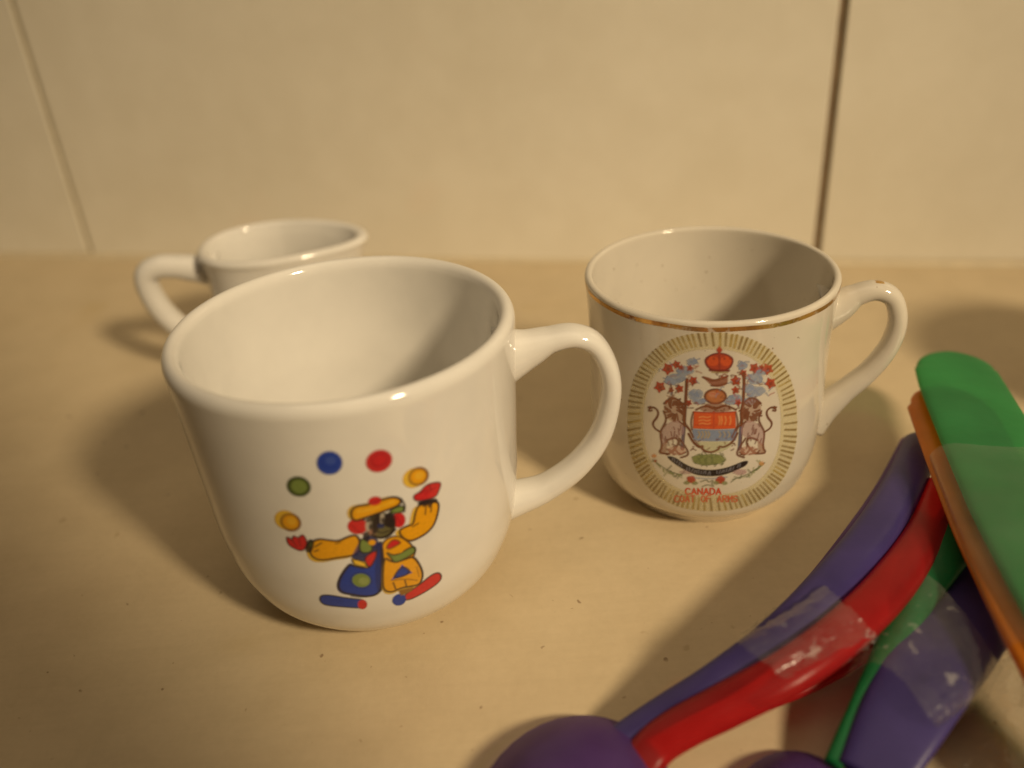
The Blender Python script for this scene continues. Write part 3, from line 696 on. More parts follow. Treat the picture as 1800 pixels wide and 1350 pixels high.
def gold_material():
    m, nt, b, o = new_mat('worn_gilding')
    v = objvec(nt)
    n = noise(nt, 110, 3, 0.6, v)
    r = ramp(nt, n.outputs[0], [(0.33, (0.26, 0.12, 0.05)), (0.45, (0.62, 0.34, 0.09)), (0.60, (0.80, 0.50, 0.16))])
    nt.links.new(r.outputs[0], b.inputs['Base Color'])
    b.inputs['Metallic'].default_value = 0.85
    b.inputs['Roughness'].default_value = 0.26
    n2 = noise(nt, 260, 3, 0.7, v)
    al = ramp(nt, n2.outputs[0], [(0.36, (0.25,) * 3), (0.46, (0.95,) * 3)])
    nt.links.new(al.outputs[0], b.inputs['Alpha'])
    return m
gold = gold_material()
V, Fc = [], []
seg = 192
zs = np.linspace(H2 - 1.8, H2 - 0.75, 4)
for zz in zs:
    rr = float(np.interp(zz, zrB[0], zrB[1])) + 0.05
    for k in range(seg):
        a = 2 * math.pi * k / seg
        wob = 0.12 * math.sin(3 * a + 1) + 0.08 * math.sin(11 * a)
        V.append((rr * math.cos(a), rr * math.sin(a), zz + wob))
for i in range(len(zs) - 1):
    for k in range(seg):
        k2 = (k + 1) % seg
        Fc.append((i*seg + k, i*seg + k2, (i+1)*seg + k2, (i+1)*seg + k))
link('gilt_rim_band', V, Fc, gold, mugB)
# gilt dab along the crown of the handle
hp = catmull([(31.6, 0, 53.75), (34.0, 0, 55.05), (36.4, 0, 55.42), (38.4, 0, 55.0), (40.2, 0, 53.75)], 16)
V, Fc = sweep(hp, [0.8 + 1.0 * math.sin(math.pi * i / 16) for i in range(17)], [0.3] * 17, lambda i, t: Vector((0, 1, 0)), nseg=10)
g = link('gilt_stripe', V, Fc, gold, mugB); g.rotation_euler = (0, 0, math.radians(-13))
CREST = """
F wash 0.42 0.00 20.45,29.84 20.77,26.4 15.44,29.04 15.24,31.77
F wash 0.42 0.00 20.76,26.46 20.78,23.75 15.4,26.97 15.44,29.09
F wash 0.42 0.00 20.79,23.79 20.62,21.35 15.2,25.12 15.42,27
F wash 0.42 0.00 20.62,21.39 20.3,19.13 14.84,23.42 15.21,25.15
F wash 0.42 0.00 20.31,19.17 19.69,17.19 14.36,21.86 14.85,23.45
F wash 0.42 0.00 19.71,17.22 18.88,15.45 13.74,20.45 14.38,21.89
F wash 0.42 0.00 18.88,15.49 17.88,13.9 13,19.17 13.75,20.48
F wash 0.42 0.00 17.9,13.93 16.73,12.52 12.09,18.07 13.01,19.2
F wash 0.42 0.00 16.75,12.55 15.42,11.31 11.05,17.13 12.1,18.1
F wash 0.42 0.00 15.45,11.33 13.87,10.36 9.9,16.32 11.07,17.14
F wash 0.42 0.00 13.9,10.37 12.12,9.64 8.63,15.66 9.92,16.33
F wash 0.42 0.00 12.17,9.64 10.23,9.08 7.26,15.13 8.67,15.66
F wash 0.42 0.00 10.27,9.09 8.2,8.7 5.79,14.73 7.3,15.13
F wash 0.42 0.00 8.24,8.71 6.01,8.48 4.19,14.46 5.81,14.74
F wash 0.42 0.00 6.06,8.48 3.63,8.39 2.43,14.33 4.22,14.48
F wash 0.42 0.00 3.68,8.39 0.63,8.39 0.21,14.27 2.47,14.33
F wash 0.42 0.00 0.74,8.39 -2.23,8.39 -1.93,14.29 0.29,14.27
F wash 0.42 0.00 -2.18,8.39 -4.55,8.49 -3.67,14.39 -1.9,14.29
F wash 0.42 0.00 -4.51,8.49 -6.68,8.75 -5.26,14.64 -3.64,14.39
F wash 0.42 0.00 -6.64,8.75 -8.66,9.18 -6.75,15.01 -5.24,14.63
F wash 0.42 0.00 -8.63,9.17 -10.51,9.77 -8.13,15.52 -6.72,15.01
F wash 0.42 0.00 -10.48,9.76 -12.22,10.55 -9.42,16.19 -8.11,15.51
F wash 0.42 0.00 -12.19,10.52 -13.77,11.55 -10.61,16.98 -9.39,16.17
F wash 0.42 0.00 -13.74,11.52 -15.16,12.76 -11.7,17.92 -10.59,16.95
F wash 0.42 0.00 -15.12,12.74 -16.39,14.14 -12.68,19.01 -11.68,17.89
F wash 0.42 0.00 -16.37,14.11 -17.51,15.67 -13.54,20.26 -12.67,18.98
F wash 0.42 0.00 -17.48,15.64 -18.47,17.38 -14.28,21.66 -13.53,20.23
F wash 0.42 0.00 -18.45,17.35 -19.26,19.29 -14.91,23.19 -14.27,21.63
F wash 0.42 0.00 -19.25,19.25 -19.87,21.42 -15.42,24.87 -14.9,23.16
F wash 0.42 0.00 -19.86,21.38 -20.33,23.75 -15.81,26.69 -15.42,24.82
F wash 0.42 0.00 -20.32,23.7 -20.65,26.32 -16.08,28.74 -15.81,26.65
F wash 0.42 0.00 -20.65,26.26 -20.79,29.66 -16.19,31.41 -16.08,28.69
F wash 0.42 0.00 -20.79,29.55 -20.69,32.94 -16.14,34.03 -16.19,31.33
F wash 0.42 0.00 -20.69,32.89 -20.38,35.65 -15.95,36.17 -16.14,33.99
F wash 0.42 0.00 -20.39,35.59 -19.88,38.15 -15.62,38.12 -15.95,36.12
F wash 0.42 0.00 -19.89,38.11 -19.21,40.51 -15.16,39.96 -15.62,38.09
F wash 0.42 0.00 -19.22,40.46 -18.35,42.74 -14.57,41.7 -15.17,39.93
F wash 0.42 0.00 -18.37,42.7 -17.35,44.83 -13.85,43.33 -14.58,41.67
F wash 0.42 0.00 -17.38,44.79 -16.21,46.79 -13.03,44.85 -13.87,43.3
F wash 0.42 0.00 -16.24,46.75 -14.97,48.58 -12.11,46.25 -13.05,44.82
F wash 0.42 0.00 -14.99,48.56 -13.64,50.2 -11.11,47.51 -12.13,46.22
F wash 0.42 0.00 -13.67,50.17 -12.23,51.65 -10.03,48.63 -11.13,47.48
F wash 0.42 0.00 -12.26,51.62 -10.75,52.9 -8.87,49.61 -10.05,48.61
F wash 0.42 0.00 -10.78,52.87 -9.21,53.93 -7.65,50.42 -8.9,49.59
F wash 0.42 0.00 -9.24,53.91 -7.59,54.76 -6.34,51.09 -7.67,50.41
F wash 0.42 0.00 -7.63,54.75 -5.88,55.38 -4.95,51.59 -6.37,51.09
F wash 0.42 0.00 -5.92,55.38 -4.03,55.79 -3.44,51.91 -4.98,51.57
F wash 0.42 0.00 -4.07,55.78 -1.68,55.97 -1.51,52.06 -3.47,51.9
F wash 0.42 0.00 -1.76,55.97 0.59,55.88 0.36,51.98 -1.58,52.06
F wash 0.42 0.00 0.55,55.88 2.45,55.56 1.89,51.72 0.33,51.98
F wash 0.42 0.00 2.42,55.56 4.19,55 3.3,51.29 1.86,51.73
F wash 0.42 0.00 4.16,55.01 5.85,54.23 4.66,50.67 3.28,51.29
F wash 0.42 0.00 5.82,54.25 7.47,53.25 5.94,49.91 4.63,50.69
F wash 0.42 0.00 7.43,53.28 9.03,52.07 7.18,48.97 5.92,49.92
F wash 0.42 0.00 9.01,52.09 10.57,50.67 8.37,47.88 7.15,49
F wash 0.42 0.00 10.54,50.7 12.04,49.1 9.49,46.64 8.34,47.91
F wash 0.42 0.00 12.02,49.13 13.49,47.32 10.55,45.27 9.47,46.67
F wash 0.42 0.00 13.45,47.36 14.85,45.38 11.53,43.77 10.53,45.3
F wash 0.42 0.00 14.81,45.42 16.11,43.27 12.42,42.15 11.51,43.8
F wash 0.42 0.00 16.09,43.32 17.26,41.02 13.21,40.42 12.39,42.2
F wash 0.42 0.00 17.24,41.07 18.26,38.62 13.89,38.56 13.18,40.46
F wash 0.42 0.00 18.25,38.67 19.13,36.05 14.43,36.59 13.87,38.61
F wash 0.42 0.00 19.11,36.11 19.84,33.25 14.89,34.42 14.44,36.62
F wash 0.42 0.00 19.83,33.31 20.46,29.72 15.26,31.66 14.88,34.46
L gb 0.67 0.42 20.29,29.78 16.39,30.85
L gb 0.45 0.27 20.29,29.78 18.63,30.28
L gb 0.84 0.42 20.26,27.88 16.67,29.24
L gb 0.45 0.27 20.26,27.88 18.74,28.49
L gb 0.72 0.42 20.61,25.85 16.64,27.63
L gb 0.45 0.27 20.61,25.85 18.94,26.63
L gb 0.82 0.42 20.63,24.38 16.68,26.35
L gb 0.45 0.27 20.63,24.38 18.95,25.25
L gb 0.61 0.42 20.27,22.87 16.29,25.15
L gb 0.45 0.27 20.27,22.87 18.57,23.87
L gb 0.79 0.42 20.42,21.44 16.2,24
L gb 0.45 0.27 20.42,21.44 18.6,22.57
L gb 0.55 0.42 20.08,20.11 16.13,22.87
L gb 0.45 0.27 20.08,20.11 18.37,21.32
L gb 0.83 0.42 19.7,18.76 15.78,21.66
L gb 0.45 0.27 19.7,18.76 18.02,20.01
L gb 0.62 0.42 19.39,17.63 15.58,20.7
L gb 0.45 0.27 19.39,17.63 17.77,18.94
L gy 0.61 0.42 18.88,16.55 15.17,19.82
L gb 0.45 0.27 18.88,16.55 17.29,17.95
L gy 0.85 0.42 18.54,15.54 14.77,18.89
L gb 0.45 0.27 18.54,15.54 16.92,16.98
L gb 0.72 0.42 17.9,14.61 14.23,17.99
L gb 0.45 0.27 17.9,14.61 16.31,16.07
L gb 0.74 0.42 17.29,13.71 13.54,17.55
L gb 0.45 0.27 17.29,13.71 15.63,15.39
L gy 0.60 0.42 16.51,12.86 13.05,16.73
L gb 0.45 0.27 16.51,12.86 14.97,14.55
L gb 0.63 0.42 15.63,12.09 12.36,16.19
L gb 0.45 0.27 15.63,12.09 14.16,13.89
L gb 0.57 0.42 14.81,11.58 11.64,15.57
L gb 0.45 0.27 14.81,11.58 13.38,13.33
L gb 0.69 0.42 13.89,10.98 10.95,14.86
L gb 0.45 0.27 13.89,10.98 12.58,12.67
L gb 0.77 0.42 12.92,10.39 10.01,14.57
L gb 0.45 0.27 12.92,10.39 11.62,12.2
L gb 0.61 0.42 11.85,9.89 8.99,14.36
L gb 0.45 0.27 11.85,9.89 10.6,11.79
L gb 0.66 0.42 10.64,9.73 8.28,13.65
L gb 0.45 0.27 10.64,9.73 9.63,11.36
L gy 0.65 0.42 9.54,9.23 7.31,13.58
L gb 0.45 0.27 9.54,9.23 8.6,11.02
L gb 0.64 0.42 8.21,8.96 6.24,13.18
L gb 0.45 0.27 8.21,8.96 7.37,10.7
L gy 0.56 0.42 6.89,9.09 5.22,13.12
L gb 0.45 0.27 6.89,9.09 6.19,10.74
L gb 0.70 0.42 5.59,8.78 4.13,12.98
L gb 0.45 0.27 5.59,8.78 4.98,10.49
L gy 0.77 0.42 4.14,8.74 2.93,13.05
L gb 0.45 0.27 4.14,8.74 3.63,10.49
L gb 0.62 0.42 2.53,8.75 1.57,13.07
L gb 0.45 0.27 2.53,8.75 2.12,10.52
L gb 0.75 0.42 0.58,8.68 -0.09,13.05
L gb 0.45 0.27 0.58,8.68 0.3,10.46
L gy 0.61 0.42 -1.2,8.75 -1.42,12.85
L gb 0.45 0.27 -1.2,8.75 -1.29,10.42
L gy 0.66 0.42 -2.76,8.86 -2.68,13.07
L gb 0.45 0.27 -2.76,8.86 -2.72,10.56
L gy 0.84 0.42 -4.05,8.98 -3.71,13.01
L gb 0.45 0.27 -4.05,8.98 -3.91,10.61
L gy 0.67 0.42 -5.5,8.92 -4.94,13.27
L gb 0.45 0.27 -5.5,8.92 -5.27,10.7
L gy 0.80 0.42 -6.75,9.09 -5.91,13.46
L gb 0.45 0.27 -6.75,9.09 -6.4,10.87
L gb 0.66 0.42 -7.93,9.23 -6.83,13.37
L gb 0.45 0.27 -7.93,9.23 -7.47,10.92
L gb 0.68 0.42 -9.03,9.74 -7.73,14.01
L gb 0.45 0.27 -9.03,9.74 -8.48,11.51
L gy 0.58 0.42 -10.12,9.9 -8.58,14.23
L gb 0.45 0.27 -10.12,9.9 -9.46,11.7
L gy 0.63 0.42 -11.3,10.59 -9.46,14.45
L gb 0.45 0.27 -11.3,10.59 -10.51,12.23
L gb 0.61 0.42 -12.25,10.9 -10.46,15.18
L gb 0.45 0.27 -12.25,10.9 -11.47,12.73
L gb 0.67 0.42 -13.27,11.52 -11.07,15.67
L gb 0.45 0.27 -13.27,11.52 -12.3,13.3
L gb 0.83 0.42 -14.17,12.33 -11.89,16.33
L gb 0.45 0.27 -14.17,12.33 -13.18,14.04
L gb 0.64 0.42 -14.94,13.02 -12.61,16.71
L gb 0.45 0.27 -14.94,13.02 -13.95,14.58
L gb 0.69 0.42 -15.75,13.8 -13.17,17.49
L gb 0.45 0.27 -15.75,13.8 -14.66,15.36
L gy 0.67 0.42 -16.39,14.8 -13.8,18.38
L gb 0.45 0.27 -16.39,14.8 -15.3,16.3
L gb 0.75 0.42 -17.03,15.66 -14.57,19.02
L gb 0.45 0.27 -17.03,15.66 -16,17.05
L gb 0.80 0.42 -17.69,16.7 -14.76,20.07
L gb 0.45 0.27 -17.69,16.7 -16.46,18.11
L gy 0.80 0.42 -18.36,17.73 -15.2,21.06
L gb 0.45 0.27 -18.36,17.73 -17.04,19.11
L gb 0.84 0.42 -18.89,18.77 -15.67,21.89
L gb 0.45 0.27 -18.89,18.77 -17.54,20.08
L gy 0.73 0.42 -19.24,20.05 -16.05,22.98
L gb 0.45 0.27 -19.24,20.05 -17.9,21.29
L gb 0.64 0.42 -19.65,21.29 -16.43,24.04
L gb 0.45 0.27 -19.65,21.29 -18.3,22.45
L gy 0.73 0.42 -19.77,22.84 -16.61,25.37
L gb 0.45 0.27 -19.77,22.84 -18.45,23.91
L gb 0.72 0.42 -20.19,24.15 -17.07,26.44
L gb 0.45 0.27 -20.19,24.15 -18.9,25.1
L gy 0.57 0.42 -20.23,25.85 -17.12,27.91
L gb 0.45 0.27 -20.23,25.85 -18.94,26.72
L gb 0.72 0.42 -20.61,27.38 -17.12,29.4
L gb 0.45 0.27 -20.61,27.38 -19.17,28.24
L gy 0.82 0.42 -20.51,29.47 -17.14,31.34
L gb 0.45 0.27 -20.51,29.47 -19.11,30.27
L gy 0.77 0.42 -20.42,31.84 -17.24,33.11
L gb 0.45 0.27 -20.42,31.84 -19.11,32.38
L gb 0.61 0.42 -20.39,33.67 -17.28,34.65
L gb 0.45 0.27 -20.39,33.67 -19.11,34.09
L gb 0.72 0.42 -20.3,35.25 -16.82,36.05
L gb 0.45 0.27 -20.3,35.25 -18.86,35.61
L gb 0.83 0.42 -19.98,36.83 -16.69,37.39
L gb 0.45 0.27 -19.98,36.83 -18.61,37.09
L gb 0.76 0.42 -19.55,38.26 -16.49,38.52
L gb 0.45 0.27 -19.55,38.26 -18.29,38.39
L gb 0.68 0.42 -19.11,39.86 -16.07,39.83
L gb 0.45 0.27 -19.11,39.86 -17.86,39.87
L gb 0.59 0.42 -18.85,41.1 -15.78,40.87
L gb 0.45 0.27 -18.85,41.1 -17.59,41.04
L gb 0.69 0.42 -18.31,42.55 -15.39,42.18
L gb 0.45 0.27 -18.31,42.55 -17.11,42.43
L gb 0.72 0.42 -17.61,43.76 -14.91,43.21
L gb 0.45 0.27 -17.61,43.76 -16.51,43.55
L gb 0.63 0.42 -16.98,45.01 -14.37,44.24
L gb 0.45 0.27 -16.98,45.01 -15.9,44.73
L gy 0.60 0.42 -16.32,46.22 -13.83,45.23
L gb 0.45 0.27 -16.32,46.22 -15.31,45.83
L gb 0.72 0.42 -15.65,47.39 -13.32,46.16
L gb 0.45 0.27 -15.65,47.39 -14.7,46.91
L gb 0.61 0.42 -14.85,48.47 -12.65,47.16
L gb 0.45 0.27 -14.85,48.47 -13.96,47.95
L gb 0.74 0.42 -14.04,49.54 -12.01,47.78
L gb 0.45 0.27 -14.04,49.54 -13.23,48.83
L gb 0.75 0.42 -13.27,50.41 -11.3,48.5
L gb 0.45 0.27 -13.27,50.41 -12.47,49.66
L gy 0.59 0.42 -12.29,51.37 -10.54,49.42
L gb 0.45 0.27 -12.29,51.37 -11.59,50.59
L gy 0.67 0.42 -11.53,52.01 -9.93,50.01
L gb 0.45 0.27 -11.53,52.01 -10.89,51.22
L gb 0.62 0.42 -10.5,52.78 -9.02,50.64
L gb 0.45 0.27 -10.5,52.78 -9.91,51.92
L gy 0.68 0.42 -9.67,53.43 -8.28,51.25
L gb 0.45 0.27 -9.67,53.43 -9.12,52.56
L gy 0.64 0.42 -8.66,54.07 -7.46,51.6
L gb 0.45 0.27 -8.66,54.07 -8.18,53.09
L gy 0.56 0.42 -7.72,54.49 -6.66,52.03
L gb 0.45 0.27 -7.72,54.49 -7.3,53.5
L gy 0.69 0.42 -6.61,54.93 -5.67,52.35
L gb 0.45 0.27 -6.61,54.93 -6.24,53.9
L gy 0.60 0.42 -5.65,55.24 -4.83,52.54
L gb 0.45 0.27 -5.65,55.24 -5.32,54.16
L gb 0.69 0.42 -4.45,55.5 -3.78,52.73
L gb 0.45 0.27 -4.45,55.5 -4.18,54.41
L gb 0.58 0.42 -3.26,55.57 -2.73,53
L gb 0.45 0.27 -3.26,55.57 -3.05,54.54
L gb 0.70 0.42 -1.8,55.82 -1.31,52.93
L gb 0.45 0.27 -1.8,55.82 -1.61,54.68
L gy 0.72 0.42 -0.19,55.81 -0.03,52.91
L gb 0.45 0.27 -0.19,55.81 -0.13,54.65
L gb 0.57 0.42 0.99,55.71 1.01,52.88
L gb 0.45 0.27 0.99,55.71 0.99,54.59
L gy 0.80 0.42 2.16,55.35 2,52.75
L gb 0.45 0.27 2.16,55.35 2.09,54.32
L gy 0.79 0.42 3.13,55.22 2.81,52.38
L gb 0.45 0.27 3.13,55.22 3,54.09
L gb 0.73 0.42 4.22,54.68 3.73,52.01
L gb 0.45 0.27 4.22,54.68 4.02,53.62
L gb 0.79 0.42 5.25,54.32 4.63,51.82
L gb 0.45 0.27 5.25,54.32 5,53.34
L gy 0.69 0.42 6.26,53.72 5.47,51.29
L gb 0.45 0.27 6.26,53.72 5.95,52.75
L gy 0.56 0.42 7.28,53.15 6.27,50.79
L gb 0.45 0.27 7.28,53.15 6.88,52.2
L gb 0.57 0.42 8.22,52.48 7.1,50.17
L gb 0.45 0.27 8.22,52.48 7.77,51.57
L gy 0.65 0.42 9.1,51.75 8.04,49.42
L gb 0.45 0.27 9.1,51.75 8.68,50.82
L gb 0.82 0.42 10.13,50.89 8.83,48.83
L gb 0.45 0.27 10.13,50.89 9.6,50.09
L gy 0.64 0.42 11.02,49.92 9.42,47.95
L gb 0.45 0.27 11.02,49.92 10.37,49.14
L gb 0.77 0.42 11.86,48.98 10.32,47.16
L gb 0.45 0.27 11.86,48.98 11.24,48.26
L gb 0.77 0.42 12.81,47.82 10.91,46.14
L gb 0.45 0.27 12.81,47.82 12.04,47.16
L gb 0.71 0.42 13.6,46.75 11.59,45.36
L gb 0.45 0.27 13.6,46.75 12.77,46.22
L gy 0.66 0.42 14.45,45.67 12.19,44.38
L gb 0.45 0.27 14.45,45.67 13.53,45.17
L gb 0.82 0.42 15.17,44.39 12.73,43.23
L gb 0.45 0.27 15.17,44.39 14.18,43.94
L gb 0.81 0.42 16.04,43.08 13.36,42.14
L gb 0.45 0.27 16.04,43.08 14.93,42.73
L gy 0.59 0.42 16.61,41.71 13.81,41.11
L gb 0.45 0.27 16.61,41.71 15.46,41.49
L gb 0.62 0.42 17.25,40.35 14.55,39.77
L gb 0.45 0.27 17.25,40.35 16.14,40.14
L gb 0.72 0.42 17.92,38.79 15.02,38.52
L gb 0.45 0.27 17.92,38.79 16.72,38.71
L gb 0.62 0.42 18.36,37.48 15.36,37.36
L gb 0.45 0.27 18.36,37.48 17.12,37.46
L gb 0.83 0.42 18.99,35.77 15.45,36.06
L gb 0.45 0.27 18.99,35.77 17.51,35.93
L gb 0.56 0.42 19.37,34.09 15.86,34.56
L gb 0.45 0.27 19.37,34.09 17.9,34.33
L gb 0.70 0.42 19.64,32.37 16.14,33.06
L gb 0.45 0.27 19.64,32.37 18.18,32.69
F lb 0.60 0.00 -6.43,44.54 -7.35,43.77 -7.89,43.24 -8.5,42.93 -9.53,42.49 -10.71,42.6 -11.37,42.95 -11.17,43.73 -10.63,44.42 -10.15,44.88 -9.52,45.35 -8.48,45.55 -7.51,45.23 -6.83,45.16
L lbd 0.55 0.24 -10.83,44.1 -10.61,44.63 -10.09,43.36
L lbd 0.55 0.24 -7.96,44.08 -7.49,43.57 -6.94,44.55
L lbd 0.55 0.24 -8.49,45.04 -7.83,45.73 -8.97,44.82
L lbd 0.55 0.24 -10.04,44.11 -10.28,43.85 -9.98,43.51
L lbd 0.55 0.24 -8.55,43.79 -9.34,43.42 -7.63,44.61
L lbd 0.55 0.24 -7.95,43.76 -8.63,43.49 -8.39,43.94
F lb 0.60 0.00 -4.87,46.57 -5.41,45.91 -5.92,45.66 -6.46,45.38 -7.36,44.8 -7.99,45.38 -8.46,45.55 -8.91,46.02 -8.33,46.54 -8.28,46.88 -7.45,47.67 -6.53,47.53 -6.06,47.44 -5.48,47.08
L lbd 0.55 0.24 -7.82,46.26 -7.15,46.23 -6.85,45.92
L lbd 0.55 0.24 -7.97,45.92 -8.5,46.41 -7.76,46.86
L lbd 0.55 0.24 -8.22,46.33 -8.73,46.02 -8.73,46.73
L lbd 0.55 0.24 -6.8,46.3 -6.24,45.95 -5.86,47.13
L lbd 0.55 0.24 -8.19,45.7 -8.37,46.27 -8.13,46.04
L lbd 0.55 0.24 -7.75,45.92 -7.38,46.29 -7.39,46.48
F lb 0.60 0.00 -4.31,48.82 -4.61,48.45 -4.9,48.11 -5.29,47.98 -5.81,47.8 -6.39,47.83 -6.6,48.25 -6.49,48.6 -6.78,48.89 -6.27,49.31 -5.81,49.63 -5.38,49.61 -4.83,49.54 -4.74,49.28
L lbd 0.55 0.24 -4.82,48.51 -5.4,48.29 -5.92,48.81
L lbd 0.55 0.24 -5.71,48.75 -5.26,48.7 -5.39,48.86
L lbd 0.55 0.24 -5.19,49.16 -4.56,48.76 -4.27,48.41
L lbd 0.55 0.24 -5.09,49.03 -4.44,48.67 -5.18,49.76
L lbd 0.55 0.24 -4.76,49.16 -5.26,49.04 -3.99,49.64
L lbd 0.55 0.24 -6.11,48.26 -6,48.19 -5.88,47.72
F lb 0.60 0.00 -2.85,40.96 -3.24,40.17 -3.41,39.77 -4.16,39.18 -4.77,39.42 -5.45,39.46 -5.98,39.99 -5.82,40.7 -6.05,41.33 -5.67,41.64 -4.98,42.21 -4.27,42.02 -3.84,42.3 -3.04,41.73
L lbd 0.55 0.24 -3.69,41.05 -4.17,40.96 -4.29,41.64
L lbd 0.55 0.24 -4.38,40.71 -3.6,40.36 -5.48,41.21
L lbd 0.55 0.24 -4.37,40.42 -3.59,40.42 -4.47,41.33
L lbd 0.55 0.24 -4.66,40.07 -5.36,39.96 -3.62,39.29
L lbd 0.55 0.24 -5.73,41.12 -6.2,40.4 -5.07,41.63
L lbd 0.55 0.24 -4.79,40.45 -5.57,40.82 -4.16,40.87
F lb 0.60 0.00 -2.44,39.3 -2.27,38.95 -2.66,38.71 -3.37,38.46 -3.95,38.42 -4.58,38.49 -4.66,38.87 -5.32,39.06 -5.15,39.34 -4.56,39.59 -3.95,39.77 -3.42,39.87 -2.99,39.89 -2.37,39.65
L lbd 0.55 0.24 -2.58,39.54 -3,39.77 -1.87,39.27
L lbd 0.55 0.24 -3.1,39.55 -3.69,39.54 -2.23,40.05
L lbd 0.55 0.24 -3.05,39.05 -3.26,38.77 -2.14,39.65
L lbd 0.55 0.24 -4.22,39.3 -4.71,39.39 -3.67,38.67
L lbd 0.55 0.24 -3.29,39.21 -2.64,39.67 -2.86,39.46
L lbd 0.55 0.24 -2.68,39.61 -3.09,40.11 -2.77,39.26
F lb 0.60 0.00 -8.82,43.63 -8.65,43.3 -9.13,42.8 -9.73,42.51 -10.28,42.3 -10.73,42.66 -11.19,42.7 -11.08,43.18 -10.97,43.69 -10.93,43.79 -10.35,44.2 -9.78,44.16 -9.29,44.1 -9.01,43.91
L lbd 0.55 0.24 -10.77,43.77 -10.9,43.3 -10.11,43.85
L lbd 0.55 0.24 -10.93,42.63 -11.69,43.11 -10.33,42.51
L lbd 0.55 0.24 -9.45,43.8 -8.79,43.42 -10.5,42.74
L lbd 0.55 0.24 -9.41,43.05 -9.43,42.66 -8.44,42.48
L lbd 0.55 0.24 -10.48,43.74 -10.23,43.86 -9.64,43.99
L lbd 0.55 0.24 -10.73,43.42 -9.94,43.32 -11.53,43.83
F lb 0.60 0.00 5.94,47.69 5.92,47.3 5.53,47.04 5.19,46.92 4.74,46.7 4.18,47.05 4,47.47 3.55,47.92 3.86,48.25 4.16,48.5 4.49,49.04 4.99,48.7 5.67,48.36 6.01,48.03
L lbd 0.55 0.24 4.82,47.41 5.32,46.95 4.44,47.36
L lbd 0.55 0.24 4.23,47.16 4.6,47.26 4.23,47.01
L lbd 0.55 0.24 4.59,48.07 5.2,48.47 5.61,47.88
L lbd 0.55 0.24 4.79,47.85 4,48.16 4.63,48.7
L lbd 0.55 0.24 3.92,48.6 4.06,49.23 4.94,48.28
L lbd 0.55 0.24 5.22,48.42 5.2,48.81 6.15,48.58
F lb 0.60 0.00 9.63,43.98 9.59,43.52 9.38,43.16 8.57,42.77 7.54,42.95 6.62,43.26 6.64,43.98 5.68,44.6 5.85,45.13 6.73,45.63 7.44,45.57 8.32,45.42 9.16,44.92 9.39,44.72
L lbd 0.55 0.24 6.92,45.05 6.07,45.73 6.7,44.88
L lbd 0.55 0.24 9.23,43.16 8.98,43.2 8.99,43.26
L lbd 0.55 0.24 9.05,44.26 9.53,43.69 8.8,44.6
L lbd 0.55 0.24 6.67,44.16 7.18,43.91 6.18,43.85
L lbd 0.55 0.24 7.11,43.85 7.84,43.96 7.35,43.89
L lbd 0.55 0.24 7.46,43.63 7.18,43.29 8.01,44.26
F lb 0.60 0.00 10.64,40.62 9.97,40.18 9.44,39.83 8.66,39.79 7.71,39.67 6.76,40.23 6.38,40.73 5.73,41.45 5.63,41.95 6.57,42.2 7.44,42.64 8.49,42.24 9.57,42.13 10.41,41.26
L lbd 0.55 0.24 8.47,41.1 7.7,41.52 9.24,41.55
L lbd 0.55 0.24 7.83,40.82 7.69,40.73 7.95,41.48
L lbd 0.55 0.24 6.36,41.33 6.6,41.21 7.44,41.82
L lbd 0.55 0.24 6.57,40.68 7.28,39.95 7.49,40.74
L lbd 0.55 0.24 8.28,40.82 8.39,40.9 9.12,40.15
L lbd 0.55 0.24 6.39,40.55 6.28,40.26 7.52,40.11
F lb 0.60 0.00 5.43,39.82 5.43,39.46 4.88,39.04 4.37,39.02 3.67,39.01 2.91,39.2 2.63,39.62 2.31,40.07 2.2,40.51 2.89,40.77 3.53,40.87 4.25,40.99 4.87,40.7 5.09,40.23
L lbd 0.55 0.24 4.63,39.68 3.96,39.93 4.53,39.11
L lbd 0.55 0.24 2.87,40.51 2.54,40.65 3.33,40.67
L lbd 0.55 0.24 4.52,40.27 4.32,39.93 4.37,40.27
L lbd 0.55 0.24 3.72,40.52 3.69,41.14 2.97,40.14
L lbd 0.55 0.24 4.65,39.26 5.06,39.34 3.95,39.86
L lbd 0.55 0.24 3.32,39.45 3.21,39.42 3.32,40.15
F lb 0.60 0.00 10.4,45.48 10.29,45.16 10.02,44.79 9.22,44.97 8.6,45.01 7.78,45.23 7.53,45.6 7.45,46.01 7.48,46.42 7.74,46.75 8.43,46.94 9.01,46.69 9.85,46.48 10.04,45.97
L lbd 0.55 0.24 9.14,46.08 9.01,45.97 8.48,45.73
L lbd 0.55 0.24 9.98,46.23 10.86,46.07 10.71,46.08
L lbd 0.55 0.24 8.68,46.38 8.23,47.05 8.81,46.05
L lbd 0.55 0.24 8.63,45.29 9.38,45.49 8.16,45.92
L lbd 0.55 0.24 8.15,45.66 8.67,44.95 8.18,45.83
L lbd 0.55 0.24 9.86,46.19 9.88,46.45 10.4,46.41
F lb 0.60 0.00 7.5,42.14 7.9,41.58 7.15,41.52 6.75,41.38 6.19,41.27 5.48,41.58 5.14,42.04 5.24,42.43 5.28,42.92 5.47,43.08 6.09,43.35 6.66,43.2 7.19,42.85 7.8,42.49
L lbd 0.55 0.24 7.35,41.74 7.73,42.14 6.47,42.13
L lbd 0.55 0.24 7.35,42.66 6.58,43.17 6.78,42.57
L lbd 0.55 0.24 5.64,42.04 5.78,41.89 6.37,42.24
L lbd 0.55 0.24 7.37,42.21 7.68,41.77 7.12,41.65
L lbd 0.55 0.24 5.45,42.36 5.44,42.92 5.67,41.45
L lbd 0.55 0.24 6.81,42.48 7.01,42.08 7.44,41.93
